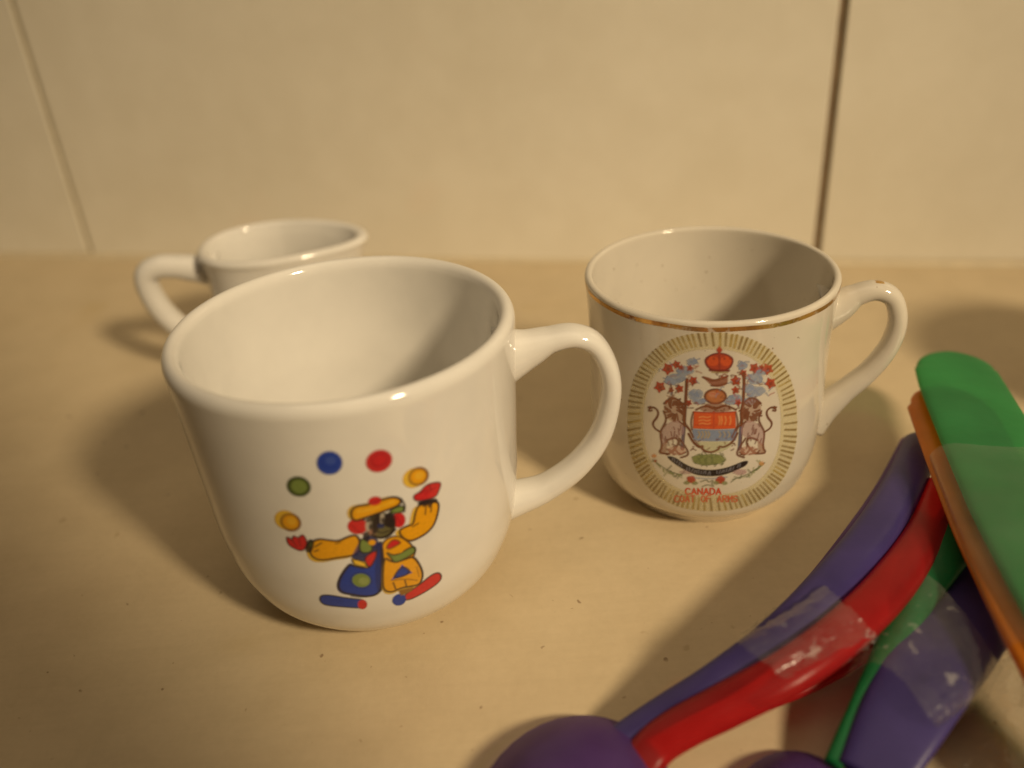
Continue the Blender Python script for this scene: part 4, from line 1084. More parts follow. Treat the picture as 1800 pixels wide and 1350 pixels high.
F lb 0.60 0.00 4.47,39.17 4.32,38.86 3.79,38.67 3.41,38.46 2.79,38.42 2.22,38.73 1.83,39.04 2.03,39.33 2,39.71 2.13,39.8 2.75,39.86 3.29,40.05 3.72,39.71 4.02,39.54
L lbd 0.55 0.24 2.24,39.8 1.94,39.15 1.45,39.52
L lbd 0.55 0.24 3.95,38.8 4.19,38.83 4.54,38.05
L lbd 0.55 0.24 2.79,39.23 2.8,39.89 3.66,38.52
L lbd 0.55 0.24 3.78,39.57 3.35,39.61 3.29,40.24
L lbd 0.55 0.24 1.99,39.68 1.46,39.7 2.83,40.46
L lbd 0.55 0.24 2.11,38.83 1.3,39.27 2.68,38.62
F lb 0.60 0.00 8.41,38.64 8.11,38.29 8.11,37.87 7.32,37.93 6.76,38.09 6.29,38.4 5.43,38.71 5.57,39.05 5.42,39.51 5.98,39.83 6.64,39.89 7.19,39.77 7.96,39.46 8.38,39.11
L lbd 0.55 0.24 6.25,38.96 5.92,39.05 6.91,38.31
L lbd 0.55 0.24 6.84,39.4 6.33,39.29 7.26,38.8
L lbd 0.55 0.24 6.71,38.79 6.39,38.49 5.82,39.06
L lbd 0.55 0.24 7.95,38.48 7.97,38.49 6.96,39.48
L lbd 0.55 0.24 7.89,39.06 8.02,39.43 9.01,38.76
L lbd 0.55 0.24 6.47,38.77 6.18,39.21 5.58,39.23
F cr 0.90 0.00 -12.13,45.58 -11.28,46.5 -11.36,47.64 -10.47,47.17 -9.51,47.78 -9.77,46.61 -9.1,45.82 -10.15,45.58 -10.69,44.49 -11.08,45.51
F rb 0.50 0.00 -9.91,46.04 -10,45.91 -10.15,45.8 -10.32,45.75 -10.52,45.73 -10.73,45.76 -10.91,45.85 -11.08,45.97 -11.21,46.11 -11.28,46.27 -11.3,46.45 -11.24,46.63 -11.15,46.76 -11.01,46.86 -10.82,46.94 -10.63,46.95 -10.43,46.91 -10.23,46.83 -10.08,46.7 -9.95,46.55 -9.89,46.38 -9.87,46.2
L bn 0.60 0.29 -10.55,46.27 -10.65,45.8
F crd 0.60 0.00 -11,45.73 -10.76,46.22 -10.77,46.73 -10.37,46.54 -9.9,46.64 -10.14,46.16 -10.12,45.64 -10.53,45.83
F cr 0.90 0.00 -9.1,46.45 -9.19,47.23 -9.82,47.5 -9.18,47.94 -9.07,48.75 -8.59,48.23 -7.9,48.45 -8.23,47.72 -7.91,47.04 -8.59,47.1
F rb 0.50 0.00 -8.43,47.48 -8.5,47.38 -8.59,47.32 -8.71,47.28 -8.84,47.28 -8.98,47.3 -9.1,47.36 -9.21,47.45 -9.3,47.55 -9.34,47.67 -9.35,47.79 -9.32,47.91 -9.26,48 -9.16,48.07 -9.05,48.1 -8.91,48.11 -8.78,48.08 -8.66,48.01 -8.55,47.92 -8.47,47.82 -8.42,47.7 -8.41,47.58
L bn 0.60 0.29 -8.75,47.64 -8.03,46.73
F crd 0.60 0.00 -8.41,47.19 -8.69,47.3 -9,47.23 -8.86,47.57 -8.9,47.91 -8.62,47.79 -8.31,47.88 -8.45,47.54
F cr 0.90 0.00 -10.92,41.01 -11.95,40.74 -12.51,39.65 -12.88,40.62 -13.93,40.64 -13.09,41.55 -13.17,42.66 -12.28,42.24 -11.33,42.86 -11.59,41.73
F rb 0.50 0.00 -11.23,41.2 -11.33,41.05 -11.46,40.95 -11.63,40.89 -11.83,40.86 -12.03,40.89 -12.22,40.96 -12.39,41.07 -12.5,41.21 -12.57,41.38 -12.59,41.54 -12.55,41.7 -12.46,41.83 -12.31,41.95 -12.14,42.01 -11.94,42.04 -11.74,42.01 -11.55,41.93 -11.4,41.82 -11.27,41.68 -11.2,41.52 -11.19,41.35
L bn 0.60 0.29 -12.36,41.38 -11.94,40.64
F crd 0.60 0.00 -11.95,40.76 -12.34,40.95 -12.81,40.85 -12.56,41.32 -12.55,41.83 -12.16,41.64 -11.7,41.73 -11.95,41.26
F cr 0.90 0.00 -7.11,41.18 -7.81,41.26 -8.32,40.62 -8.4,41.42 -9.03,41.71 -8.38,42.14 -8.26,42.95 -7.78,42.42 -7.08,42.61 -7.42,41.88
F rb 0.50 0.00 -7.5,41.35 -7.56,41.26 -7.66,41.18 -7.77,41.15 -7.91,41.15 -8.04,41.18 -8.17,41.24 -8.28,41.33 -8.37,41.43 -8.42,41.55 -8.43,41.68 -8.4,41.79 -8.33,41.89 -8.24,41.95 -8.12,41.99 -7.99,41.99 -7.85,41.96 -7.73,41.9 -7.61,41.82 -7.53,41.7 -7.48,41.58 -7.47,41.46
L bn 0.60 0.29 -7.95,41.83 -8.83,40.68
F crd 0.60 0.00 -7.89,41.24 -8.02,41.55 -8.28,41.71 -7.99,41.89 -7.82,42.21 -7.69,41.9 -7.43,41.74 -7.72,41.55
F cr 0.90 0.00 -4.13,43.7 -4.86,43.66 -5.27,42.91 -5.51,43.71 -6.22,43.89 -5.63,44.45 -5.66,45.32 -5.06,44.85 -4.37,45.19 -4.59,44.35
F rb 0.50 0.00 -5.06,43.86 -5.12,43.77 -5.22,43.7 -5.34,43.67 -5.48,43.67 -5.63,43.71 -5.76,43.79 -5.88,43.89 -5.96,44.01 -6.02,44.14 -6.03,44.27 -6,44.39 -5.94,44.48 -5.84,44.55 -5.71,44.58 -5.57,44.58 -5.43,44.54 -5.3,44.46 -5.18,44.36 -5.09,44.24 -5.04,44.11 -5.03,43.98
L bn 0.60 0.29 -5.13,44.2 -5.22,42.99
F crd 0.60 0.00 -5.09,43.58 -5.21,43.94 -5.47,44.14 -5.16,44.3 -4.97,44.63 -4.85,44.27 -4.59,44.05 -4.89,43.91
F cr 0.90 0.00 -5.58,46.39 -5.99,46.73 -6.49,46.51 -6.31,47.1 -6.62,47.57 -6.09,47.6 -5.78,48.11 -5.64,47.53 -5.15,47.36 -5.58,47
F rb 0.50 0.00 -5.49,46.92 -5.53,46.86 -5.6,46.82 -5.69,46.79 -5.79,46.79 -5.89,46.82 -5.98,46.88 -6.06,46.95 -6.13,47.03 -6.16,47.13 -6.17,47.22 -6.15,47.29 -6.11,47.36 -6.04,47.41 -5.95,47.44 -5.85,47.44 -5.75,47.41 -5.65,47.35 -5.57,47.28 -5.51,47.2 -5.47,47.1 -5.47,47.01
L bn 0.60 0.29 -5.92,47.19 -6.3,46.51
F crd 0.60 0.00 -6.1,46.88 -5.98,47.13 -5.99,47.39 -5.79,47.28 -5.55,47.3 -5.67,47.05 -5.66,46.79 -5.87,46.91
F cr 0.90 0.00 -5.9,37.68 -6.13,38.23 -6.67,38.27 -6.28,38.74 -6.37,39.34 -5.89,39.09 -5.42,39.42 -5.51,38.8 -5.13,38.37 -5.66,38.26
F rb 0.50 0.00 -5.74,38.12 -5.78,38.05 -5.85,38.01 -5.94,37.98 -6.05,37.98 -6.15,38.01 -6.25,38.06 -6.33,38.14 -6.4,38.21 -6.43,38.31 -6.44,38.4 -6.42,38.49 -6.37,38.56 -6.3,38.61 -6.21,38.64 -6.11,38.64 -6.01,38.61 -5.91,38.56 -5.83,38.49 -5.76,38.4 -5.73,38.3 -5.71,38.21
L bn 0.60 0.29 -5.89,38.62 -6.12,38.02
F crd 0.60 0.00 -5.53,38.33 -5.76,38.34 -5.98,38.2 -5.95,38.48 -6.06,38.71 -5.82,38.7 -5.61,38.84 -5.63,38.56
F cr 0.90 0.00 4.6,43.13 3.79,43.57 3.11,43.08 3.11,44.07 2.42,44.72 3.22,44.91 3.47,45.79 3.97,44.92 4.83,44.79 4.32,44.1
F rb 0.50 0.00 4.44,44.07 4.37,43.96 4.25,43.92 4.11,43.91 3.95,43.94 3.78,44.02 3.63,44.13 3.49,44.27 3.38,44.42 3.32,44.58 3.3,44.73 3.32,44.86 3.4,44.95 3.51,45.01 3.65,45.02 3.81,44.99 3.98,44.91 4.13,44.8 4.28,44.66 4.38,44.49 4.45,44.33 4.47,44.19
L bn 0.60 0.29 3.68,44.32 4.53,43.74
F crd 0.60 0.00 3.98,43.63 3.69,43.94 3.3,44.05 3.54,44.35 3.58,44.77 3.88,44.45 4.25,44.35 4.02,44.04
F cr 0.90 0.00 3.3,41.11 3.32,41.85 2.81,42.36 3.43,42.46 3.62,43.14 3.99,42.46 4.63,42.36 4.24,41.85 4.44,41.11 3.82,41.46
F rb 0.50 0.00 4.63,41.43 4.58,41.36 4.49,41.32 4.38,41.32 4.26,41.35 4.13,41.4 4.01,41.49 3.91,41.6 3.83,41.71 3.78,41.83 3.76,41.95 3.79,42.04 3.84,42.11 3.93,42.15 4.04,42.15 4.15,42.14 4.28,42.08 4.4,41.99 4.51,41.88 4.59,41.76 4.64,41.64 4.66,41.52
L bn 0.60 0.29 3.76,42.02 3.53,41.32
F crd 0.60 0.00 4.26,41.83 4,41.71 3.87,41.45 3.73,41.76 3.47,41.96 3.72,42.08 3.86,42.35 4,42.04
F cr 0.90 0.00 5.98,45.41 5.38,45.52 5.05,45.04 4.85,45.72 4.29,46 4.75,46.32 4.74,46.98 5.22,46.5 5.78,46.61 5.61,46.01
F rb 0.50 0.00 5.2,45.66 5.16,45.58 5.08,45.55 4.98,45.54 4.87,45.57 4.75,45.63 4.65,45.7 4.55,45.8 4.48,45.91 4.43,46.02 4.41,46.13 4.43,46.22 4.48,46.27 4.56,46.32 4.66,46.32 4.77,46.29 4.89,46.23 4.99,46.16 5.09,46.05 5.16,45.95 5.21,45.83 5.23,45.73
L bn 0.60 0.29 5.17,46.01 4.32,45.69
F crd 0.60 0.00 5.05,45.61 5.09,45.91 4.98,46.19 5.24,46.1 5.48,46.17 5.44,45.89 5.55,45.6 5.3,45.69
F cr 0.90 0.00 8.81,46.5 7.97,46.33 7.79,45.44 7.2,46.3 6.32,46.41 6.77,47.13 6.39,48.1 7.26,47.67 7.91,48.17 8,47.19
F rb 0.50 0.00 8.08,46.82 8,46.73 7.89,46.69 7.74,46.69 7.57,46.73 7.4,46.82 7.22,46.95 7.08,47.1 6.97,47.26 6.9,47.42 6.88,47.57 6.9,47.7 6.97,47.79 7.09,47.83 7.24,47.83 7.4,47.79 7.58,47.7 7.75,47.57 7.89,47.42 8.02,47.25 8.09,47.08 8.11,46.94
L bn 0.60 0.29 7.43,46.94 7.44,45.47
F crd 0.60 0.00 7.92,46.29 7.54,46.51 7.15,46.51 7.28,46.88 7.18,47.32 7.55,47.1 7.94,47.1 7.81,46.73
F cr 0.90 0.00 8.98,46.11 9.75,46.63 9.6,47.75 10.53,46.94 11.51,47.1 11.3,46.1 12.08,45.07 10.97,45.3 10.46,44.49 10.01,45.63
F rb 0.50 0.00 11.36,45.33 11.26,45.24 11.12,45.2 10.94,45.22 10.73,45.29 10.52,45.41 10.32,45.55 10.15,45.73 10,45.94 9.93,46.11 9.89,46.29 9.91,46.44 10.01,46.52 10.15,46.57 10.33,46.55 10.52,46.5 10.74,46.38 10.95,46.22 11.12,46.04 11.27,45.83 11.36,45.64 11.39,45.47
L bn 0.60 0.29 10.51,46.13 10.13,45.22
F crd 0.60 0.00 11,45.33 10.57,45.69 10.1,45.77 10.31,46.14 10.25,46.64 10.69,46.29 11.17,46.19 10.95,45.83
F cr 0.90 0.00 13.11,41.32 11.96,41.63 11.4,40.85 10.98,42.01 9.92,42.57 10.75,43.02 10.63,44.16 11.57,43.29 12.61,43.38 12.34,42.41
F rb 0.50 0.00 12.74,41.4 12.64,41.32 12.49,41.29 12.3,41.3 12.08,41.39 11.86,41.51 11.66,41.67 11.47,41.86 11.32,42.07 11.24,42.26 11.2,42.43 11.24,42.57 11.33,42.67 11.48,42.7 11.66,42.68 11.87,42.61 12.1,42.48 12.31,42.32 12.5,42.13 12.65,41.92 12.73,41.73 12.77,41.55
L bn 0.60 0.29 11.51,42.48 11.32,41.83
F crd 0.60 0.00 11.34,41.83 11.32,42.33 11.04,42.82 11.53,42.68 11.94,42.83 11.97,42.33 12.25,41.85 11.75,41.98
F cr 0.90 0.00 5.41,38.59 4.83,38.49 4.67,37.86 4.3,38.48 3.71,38.55 4.05,39.05 3.86,39.71 4.42,39.42 4.9,39.76 4.91,39.06
F rb 0.50 0.00 4.54,38.99 4.5,38.92 4.41,38.89 4.32,38.87 4.2,38.9 4.08,38.96 3.98,39.04 3.88,39.14 3.81,39.24 3.76,39.36 3.75,39.46 3.77,39.55 3.82,39.62 3.9,39.65 3.99,39.67 4.11,39.64 4.23,39.58 4.33,39.51 4.43,39.4 4.5,39.3 4.55,39.18 4.56,39.08
L bn 0.60 0.29 4.5,38.9 4.84,37.43
F crd 0.60 0.00 4.62,38.36 4.48,38.65 4.25,38.83 4.48,38.95 4.6,39.18 4.74,38.9 4.97,38.73 4.74,38.61
F cr 0.90 0.00 -9.1,41.23 -9.52,40.99 -9.62,40.49 -9.9,40.83 -10.36,40.71 -10.1,41.18 -10.27,41.61 -9.84,41.55 -9.5,41.93 -9.48,41.43
F rb 0.50 0.00 -9.46,40.85 -9.49,40.79 -9.55,40.74 -9.63,40.71 -9.71,40.71 -9.8,40.73 -9.88,40.76 -9.95,40.82 -10,40.87 -10.03,40.95 -10.04,41.02 -10.02,41.1 -9.98,41.15 -9.92,41.2 -9.85,41.23 -9.76,41.23 -9.68,41.21 -9.6,41.18 -9.53,41.12 -9.47,41.07 -9.44,40.99 -9.44,40.92
L bn 0.60 0.29 -9.77,41.2 -10.45,40.27
F crd 0.60 0.00 -9.59,40.83 -9.73,40.96 -9.93,40.98 -9.79,41.15 -9.74,41.39 -9.6,41.24 -9.41,41.23 -9.55,41.05
F cr 0.90 0.00 -7.5,46.5 -7.83,46.76 -8.24,46.57 -8.09,47.05 -8.34,47.42 -7.91,47.45 -7.65,47.88 -7.54,47.42 -7.14,47.3 -7.49,47
F rb 0.50 0.00 -7.06,46.91 -7.1,46.85 -7.16,46.8 -7.23,46.79 -7.31,46.79 -7.39,46.8 -7.47,46.85 -7.53,46.91 -7.58,46.97 -7.61,47.04 -7.62,47.11 -7.6,47.19 -7.57,47.23 -7.51,47.28 -7.43,47.3 -7.35,47.3 -7.28,47.28 -7.2,47.25 -7.13,47.19 -7.08,47.11 -7.05,47.04 -7.05,46.97
L bn 0.60 0.29 -7.77,47.13 -7.56,46.7
F crd 0.60 0.00 -7.49,46.85 -7.67,46.89 -7.86,46.8 -7.8,47.03 -7.85,47.23 -7.67,47.19 -7.49,47.26 -7.54,47.05
F cr 0.90 0.00 9.46,46.02 9.02,46.45 8.54,46.38 8.67,46.86 8.34,47.36 8.85,47.26 9.12,47.64 9.31,47.08 9.82,46.8 9.41,46.58
F rb 0.50 0.00 9.41,46.57 9.37,46.52 9.3,46.5 9.21,46.51 9.11,46.54 9.02,46.58 8.92,46.66 8.83,46.75 8.76,46.85 8.72,46.94 8.7,47.03 8.72,47.1 8.76,47.14 8.82,47.17 8.92,47.16 9.02,47.13 9.11,47.08 9.21,47.01 9.29,46.92 9.37,46.82 9.41,46.73 9.42,46.64
L bn 0.60 0.29 9.05,46.85 9.09,45.7
F crd 0.60 0.00 9.26,46.38 9.1,46.58 8.87,46.7 9.03,46.83 9.08,47.05 9.25,46.83 9.46,46.73 9.31,46.6
L bn 0.96 0.55 -6.47,44.35 -6.54,38.34 -6.66,32.16 -6.87,26.59
L bn 1.00 0.55 5.23,45.94 5.58,42.95 5.61,35.46 5.69,26.88
L nb 0.55 0.67 -6.72,32.15 -6.95,26.97
L nb 0.60 0.67 5.48,32.38 5.49,26.9
L bn 0.72 0.38 -9.91,42.67 -9.57,40.11
F cr 0.92 0.00 -3.13,49.38 -1.67,50.75 -0.16,51.13 1.54,50.73 2.95,49.42 2,46.85 -1.73,46.86
F or 0.75 0.00 -0.05,49.16 -0.09,48.83 -0.22,48.53 -0.43,48.28 -0.72,48.1 -1.05,48 -1.4,48 -1.74,48.07 -2.05,48.25 -2.29,48.48 -2.44,48.79 -2.51,49.11 -2.47,49.44 -2.34,49.75 -2.13,50.01 -1.84,50.2 -1.51,50.31 -1.16,50.31 -0.83,50.22 -0.53,50.04 -0.28,49.79 -0.12,49.5
F or 0.75 0.00 2.51,49.09 2.48,48.76 2.36,48.47 2.16,48.22 1.89,48.06 1.57,47.97 1.23,47.98 0.91,48.08 0.61,48.28 0.38,48.53 0.22,48.83 0.16,49.16 0.19,49.48 0.31,49.79 0.51,50.04 0.78,50.2 1.1,50.29 1.42,50.29 1.75,50.17 2.05,49.98 2.28,49.73 2.44,49.42
L crd 0.80 0.34 -3.13,49.38 -1.67,50.75 -0.16,51.13 1.54,50.73 2.95,49.42 2,46.85 -1.73,46.86 -3.13,49.38
L crd 0.70 0.27 -0.16,51.13 0.13,46.97
L crd 0.85 0.54 -1.73,47.01 2,46.85
F cr 0.85 0.00 0.4,51.88 0.39,51.72 0.33,51.57 0.24,51.44 0.11,51.35 -0.03,51.31 -0.19,51.31 -0.34,51.35 -0.48,51.45 -0.59,51.57 -0.66,51.72 -0.69,51.88 -0.67,52.04 -0.62,52.19 -0.52,52.32 -0.4,52.41 -0.25,52.45 -0.1,52.45 0.05,52.41 0.19,52.32 0.3,52.19 0.37,52.04
L cr 0.80 0.34 -0.18,52.6 -0.09,50.98
L gy 0.70 0.24 -1.31,46.51 1.81,46.41
F crd 0.60 0.00 -2.14,49.79 -2.15,49.7 -2.17,49.63 -2.21,49.56 -2.27,49.51 -2.34,49.48 -2.41,49.48 -2.47,49.51 -2.54,49.54 -2.58,49.61 -2.62,49.69 -2.63,49.76 -2.62,49.85 -2.6,49.92 -2.55,49.98 -2.5,50.04 -2.43,50.06 -2.36,50.07 -2.29,50.04 -2.23,50 -2.19,49.94 -2.15,49.86
F crd 0.60 0.00 -0.92,49.82 -0.92,49.73 -0.95,49.66 -0.99,49.59 -1.05,49.54 -1.11,49.53 -1.18,49.53 -1.25,49.54 -1.31,49.59 -1.36,49.64 -1.39,49.72 -1.41,49.81 -1.4,49.89 -1.38,49.97 -1.33,50.03 -1.28,50.07 -1.21,50.1 -1.14,50.1 -1.07,50.07 -1.01,50.03 -0.96,49.97 -0.93,49.89
F crd 0.60 0.00 1.23,49.79 1.22,49.72 1.2,49.64 1.16,49.57 1.1,49.53 1.04,49.51 0.97,49.51 0.9,49.54 0.84,49.59 0.79,49.64 0.75,49.72 0.74,49.81 0.74,49.89 0.77,49.97 0.81,50.03 0.86,50.07 0.93,50.09 1,50.09 1.07,50.06 1.13,50.01 1.18,49.95 1.21,49.88
F crd 0.60 0.00 2.46,49.75 2.46,49.66 2.44,49.59 2.4,49.53 2.34,49.48 2.27,49.47 2.2,49.47 2.13,49.5 2.07,49.54 2.02,49.6 1.98,49.69 1.97,49.76 1.97,49.85 2,49.92 2.04,49.98 2.1,50.03 2.17,50.04 2.23,50.04 2.3,50.01 2.37,49.97 2.42,49.89 2.45,49.82
F rb 0.70 0.00 -3.28,45.39 -2.03,45.27 -0.75,44.57 1.54,45.64 2.13,44.7 1.68,43.24 -0.03,42.83 -1.31,43.26 -2.3,44.33
L bn 0.84 0.38 -3.12,45.22 -1.36,44.38 0.49,44.76 1.87,45.45
L bn 0.84 0.34 -1.31,43.26 0.26,43.27 1.8,43.8
L rb 0.60 0.30 0.49,44.76 1.04,46.22 1.85,45.64
F hl 0.90 0.00 1.8,40.57 1.73,40.09 1.5,39.65 1.12,39.3 0.61,39.04 0.03,38.9 -0.59,38.9 -1.18,39.02 -1.71,39.27 -2.13,39.62 -2.4,40.07 -2.51,40.54 -2.44,41.02 -2.21,41.48 -1.83,41.86 -1.33,42.14 -0.75,42.29 -0.14,42.3 0.45,42.15 0.98,41.89 1.4,41.51 1.68,41.07
L bn 0.90 0.42 1.8,40.57 1.73,40.09 1.5,39.65 1.12,39.3 0.61,39.04 0.03,38.9 -0.59,38.9 -1.18,39.02 -1.71,39.27 -2.13,39.62 -2.4,40.07 -2.51,40.54 -2.44,41.02 -2.21,41.48 -1.83,41.86 -1.33,42.14 -0.75,42.29 -0.14,42.3 0.45,42.15 0.98,41.89 1.4,41.51 1.68,41.07 1.8,40.57
F pk 0.45 0.00 0.06,41.05 0.03,40.86 -0.07,40.68 -0.24,40.55 -0.46,40.43 -0.72,40.39 -0.99,40.37 -1.25,40.43 -1.49,40.52 -1.67,40.67 -1.79,40.83 -1.84,41.02 -1.81,41.21 -1.7,41.39 -1.53,41.54 -1.31,41.64 -1.05,41.7 -0.79,41.71 -0.52,41.65 -0.29,41.55 -0.11,41.42 0.01,41.24
F rb 0.50 0.00 -2.05,38.76 -0.33,39.26 1.61,38.71 4.15,36.74 -4.2,36.64
L bn 0.84 0.38 -4.22,37.09 -2.35,38.37 -0.2,37.3 1.78,38.59 4.13,37.12
L bn 0.72 0.34 -1.71,38.21 -0.09,37.68 1.48,38.23
F or 0.95 0.00 -4.68,36.48 4.09,36.56 4.41,32.43 -4.69,32.34
L cr 0.80 0.34 -4.68,36.48 4.09,36.56
L cr 0.80 0.30 -0.52,36.73 -0.33,32.62
L oy 0.75 0.27 -3.5,35.25 -2.71,35.53 -1.9,35.24 -1.27,35.53
L oy 0.75 0.27 -3.47,34.4 -2.68,34.7 -1.86,34.4 -1.23,34.7
L oy 0.75 0.27 -3.44,33.56 -2.64,33.86 -1.82,33.55 -1.19,33.84
L oy 0.70 0.30 0.65,35.59 0.9,34.62 0.7,33.47
L oy 0.70 0.30 1.14,35.58 1.38,34.62 1.18,33.46
L oy 0.70 0.30 1.94,35.55 2.19,34.59 1.99,33.44
L oy 0.70 0.30 2.98,35.5 3.23,34.53 3.04,33.39
L cr 0.60 0.27 -4.23,33.25 -0.68,33.31
L cr 0.60 0.27 0.11,33.47 3.87,33.16
F sb 0.75 0.00 -4.94,32.16 4.69,32.24 4.6,29.28 -4.51,29.22
L gy 0.75 0.30 -3.52,31.56 -3.16,30.81 -3.59,29.99
L gy 0.75 0.30 -2.77,31.62 -2.42,30.85 -2.84,30.05
L gy 0.75 0.30 -2.06,31.66 -1.7,30.9 -2.12,30.09
L gy 0.75 0.30 -1.42,31.69 -1.06,30.91 -1.47,30.12
L gy 0.65 0.27 0.85,31.72 1.35,30.93 0.98,30.35
L nb 0.50 0.24 1.44,31.52 1.71,30.33
L gy 0.65 0.27 1.83,31.69 2.33,30.88 1.96,30.33
L nb 0.50 0.24 2.43,31.47 2.69,30.28
L gy 0.65 0.27 2.81,31.65 3.31,30.84 2.96,30.27
L nb 0.50 0.24 3.42,31.41 3.68,30.22
F pg 0.55 0.00 -4.08,29.15 4.27,29.19 3.37,27.5 1.13,26.21 -0.84,26.21 -3.03,27.47
L bn 0.96 0.46 -5.62,30.74 -4.55,28.71 -3.19,27.46 -2.4,28.1 -2.68,27.1 -0.84,26.21 1.08,27.13 1.03,28 2.04,27.57 3.96,28.82 4.83,31.09
L bn 0.72 0.38 -4.84,36.27 -5.24,33.92 -4.94,32
L bn 0.72 0.38 4.17,36.36 4.81,34 4.66,31.69
L bn 0.60 0.34 -4.25,29.32 -2.86,27.4
F ln 0.42 0.00 -11.22,37.48 -9.56,39.54 -7.53,38.77 -6.73,36.42 -6.89,34.08 -8.52,33.02 -10.43,33.78 -11.34,35.52
F lp 0.42 0.00 -10.75,32.53 -7.72,34.33 -6.3,31.43 -7.57,29.25 -10.29,28.28 -11.36,26 -12.18,29.38
F ln 0.50 0.00 -11.67,26.72 -10.29,28.28 -10.38,25.04 -11.98,24.19
L bn 0.96 0.29 -9.72,35.7 -11.09,35.33
L bn 0.96 0.29 -9.7,36.74 -10.12,37.74
L bn 0.96 0.29 -10,37.12 -10.14,38.15
L bn 0.96 0.29 -8.28,37.06 -6.97,37.3
L bn 0.96 0.29 -8.27,38.01 -7.35,38.39
L bn 0.96 0.29 -9.75,36.87 -10.25,38.23
L bn 0.96 0.29 -8.65,37.61 -7.84,38.33
L bn 0.96 0.29 -7.6,36.42 -7.05,35.59
L bn 0.96 0.29 -9.76,37.78 -9.57,39.17
L bn 0.96 0.29 -8.63,35.24 -8.73,33.62
L bn 0.96 0.29 -8.31,37.14 -7.26,37.34
L bn 0.96 0.29 -9.88,36.03 -10.62,36.39
L bn 0.96 0.29 -9.37,37.43 -9.12,38.46
L bn 0.96 0.29 -9.5,35.34 -10.34,34.7
L bn 0.96 0.29 -8.65,34.89 -8.97,33.55
L bn 0.96 0.29 -9.64,34.71 -10.64,33.9
L bn 0.96 0.29 -9.94,37.46 -9.9,38.58
L bn 0.96 0.29 -8.73,37.99 -7.72,39.32
L bn 0.96 0.29 -10.29,36.06 -11.06,36.67
L bn 0.96 0.29 -9.22,35.36 -9.78,34.59
L bn 0.96 0.29 -8.87,35.21 -9.21,34.03
L bn 0.96 0.29 -8.38,36.4 -7.17,35.75
L bn 0.96 0.29 -9.18,37.51 -8.77,38.56
L bn 0.96 0.29 -8.94,35.15 -9.33,34.21
L bn 0.96 0.29 -9.79,37.02 -9.99,38.06
L bn 0.96 0.29 -8.19,37.77 -7.07,38.23
L bn 0.96 0.29 -8.92,37.78 -8.26,38.71
L bn 0.96 0.29 -7.95,36.7 -7.25,36.21
L bn 0.96 0.29 -8.36,35.5 -8.04,33.92
L bn 0.96 0.29 -8.07,37.93 -6.85,38.37
L bn 0.96 0.29 -8.19,37.56 -6.86,38.11
L bn 0.96 0.29 -8.01,36.71 -7.16,36.25
L bn 0.96 0.29 -10.1,35.83 -10.96,36.15
L bn 0.96 0.29 -8.16,37.87 -7.23,38.14
L bn 0.90 0.46 -11.22,37.48 -9.56,39.54 -7.53,38.77 -6.73,36.42 -6.89,34.08
L bn 0.90 0.38 -11.34,35.52 -10.61,33.74 -11.1,32.05 -12.12,29.8 -11.36,26 -12.34,24.29 -10.19,24.67
L bn 1.00 0.38 -12.12,30 -13.53,30.59 -13.93,31.86 -12.73,33.59 -12.52,35.21 -13.62,36 -14.61,35.4
L bn 0.96 0.34 -14.61,35.4 -14.95,34.5 -14.13,34.99
L bn 0.96 0.29 -14.43,35.84 -15,35.47
L bn 0.90 0.38 -7.7,33.56 -5.67,32.3 -4.6,30.07
L bn 0.72 0.34 -6.89,34.08 -5.32,31.75
L bn 0.84 0.38 -10.29,28.28 -8.6,29.44 -7.54,28.46 -8.5,26.28 -9.84,24.76
L bn 0.84 0.38 -7.57,29.25 -5.8,26.76 -5.42,25.2 -7.07,24.32
L bn 0.84 0.34 -8.5,26.28 -7.42,24.88 -6.11,25.91
L bn 0.78 0.29 -9.74,25.51 -10.52,25.88 -9.58,25.82
L bn 0.78 0.29 -7.42,25.38 -7.69,25.29 -7.49,25.03
L bn 0.78 0.29 -10.01,24.56 -9.68,24.67 -10.39,24.35
L bn 0.78 0.29 -6.96,27.1 -6.26,26.93 -7.53,27.62
L bn 0.78 0.29 -8.81,26.85 -8.06,27.06 -9.07,27.43
L bn 0.78 0.29 -8.92,25.19 -8.8,24.69 -8.41,25.04
L bn 0.78 0.29 -9.3,25.62 -9.19,25.12 -8.58,26.26
L bn 0.78 0.29 -11.18,24.51 -11.55,24.56 -11.9,24.9
L bn 0.78 0.29 -10.71,24.6 -10.53,24.69 -10.24,24.5
F pk 0.35 0.00 -6.12,26.31 -6.19,25.96 -6.42,25.62 -6.78,25.29 -7.26,25.01 -7.82,24.81 -8.4,24.69 -8.96,24.67 -9.46,24.75 -9.86,24.91 -10.12,25.16 -10.21,25.48 -10.13,25.85 -9.9,26.22 -9.51,26.57 -9.02,26.87 -8.47,27.07 -7.89,27.19 -7.33,27.21 -6.84,27.1 -6.46,26.91 -6.22,26.63
L bn 0.60 0.25 -10.67,32.31 -11.12,31.62
L bn 0.60 0.25 -8.96,31.93 -8.77,31.37
L bn 0.60 0.25 -8.69,30.9 -8.82,29.46
L bn 0.60 0.25 -8,29.82 -7.5,28.54
L bn 0.60 0.25 -11.56,29.47 -11.51,28.38
L bn 0.60 0.25 -7.91,31.72 -7.71,30.21
L bn 0.60 0.25 -10.95,28.52 -10.76,27.57
L bn 0.60 0.25 -7.38,32.75 -7.54,31.37
L bn 0.60 0.25 -7.41,28.74 -7.54,27.68
L bn 0.60 0.25 -10.3,28.09 -9.86,26.96
L bn 0.60 0.25 -10.79,29.03 -10.4,27.66
L bn 0.60 0.25 -9.24,28.94 -8.98,28.13
L bn 0.60 0.25 -8.32,30.02 -8.27,29.09
L bn 0.60 0.25 -9.53,30.59 -9.34,29.53
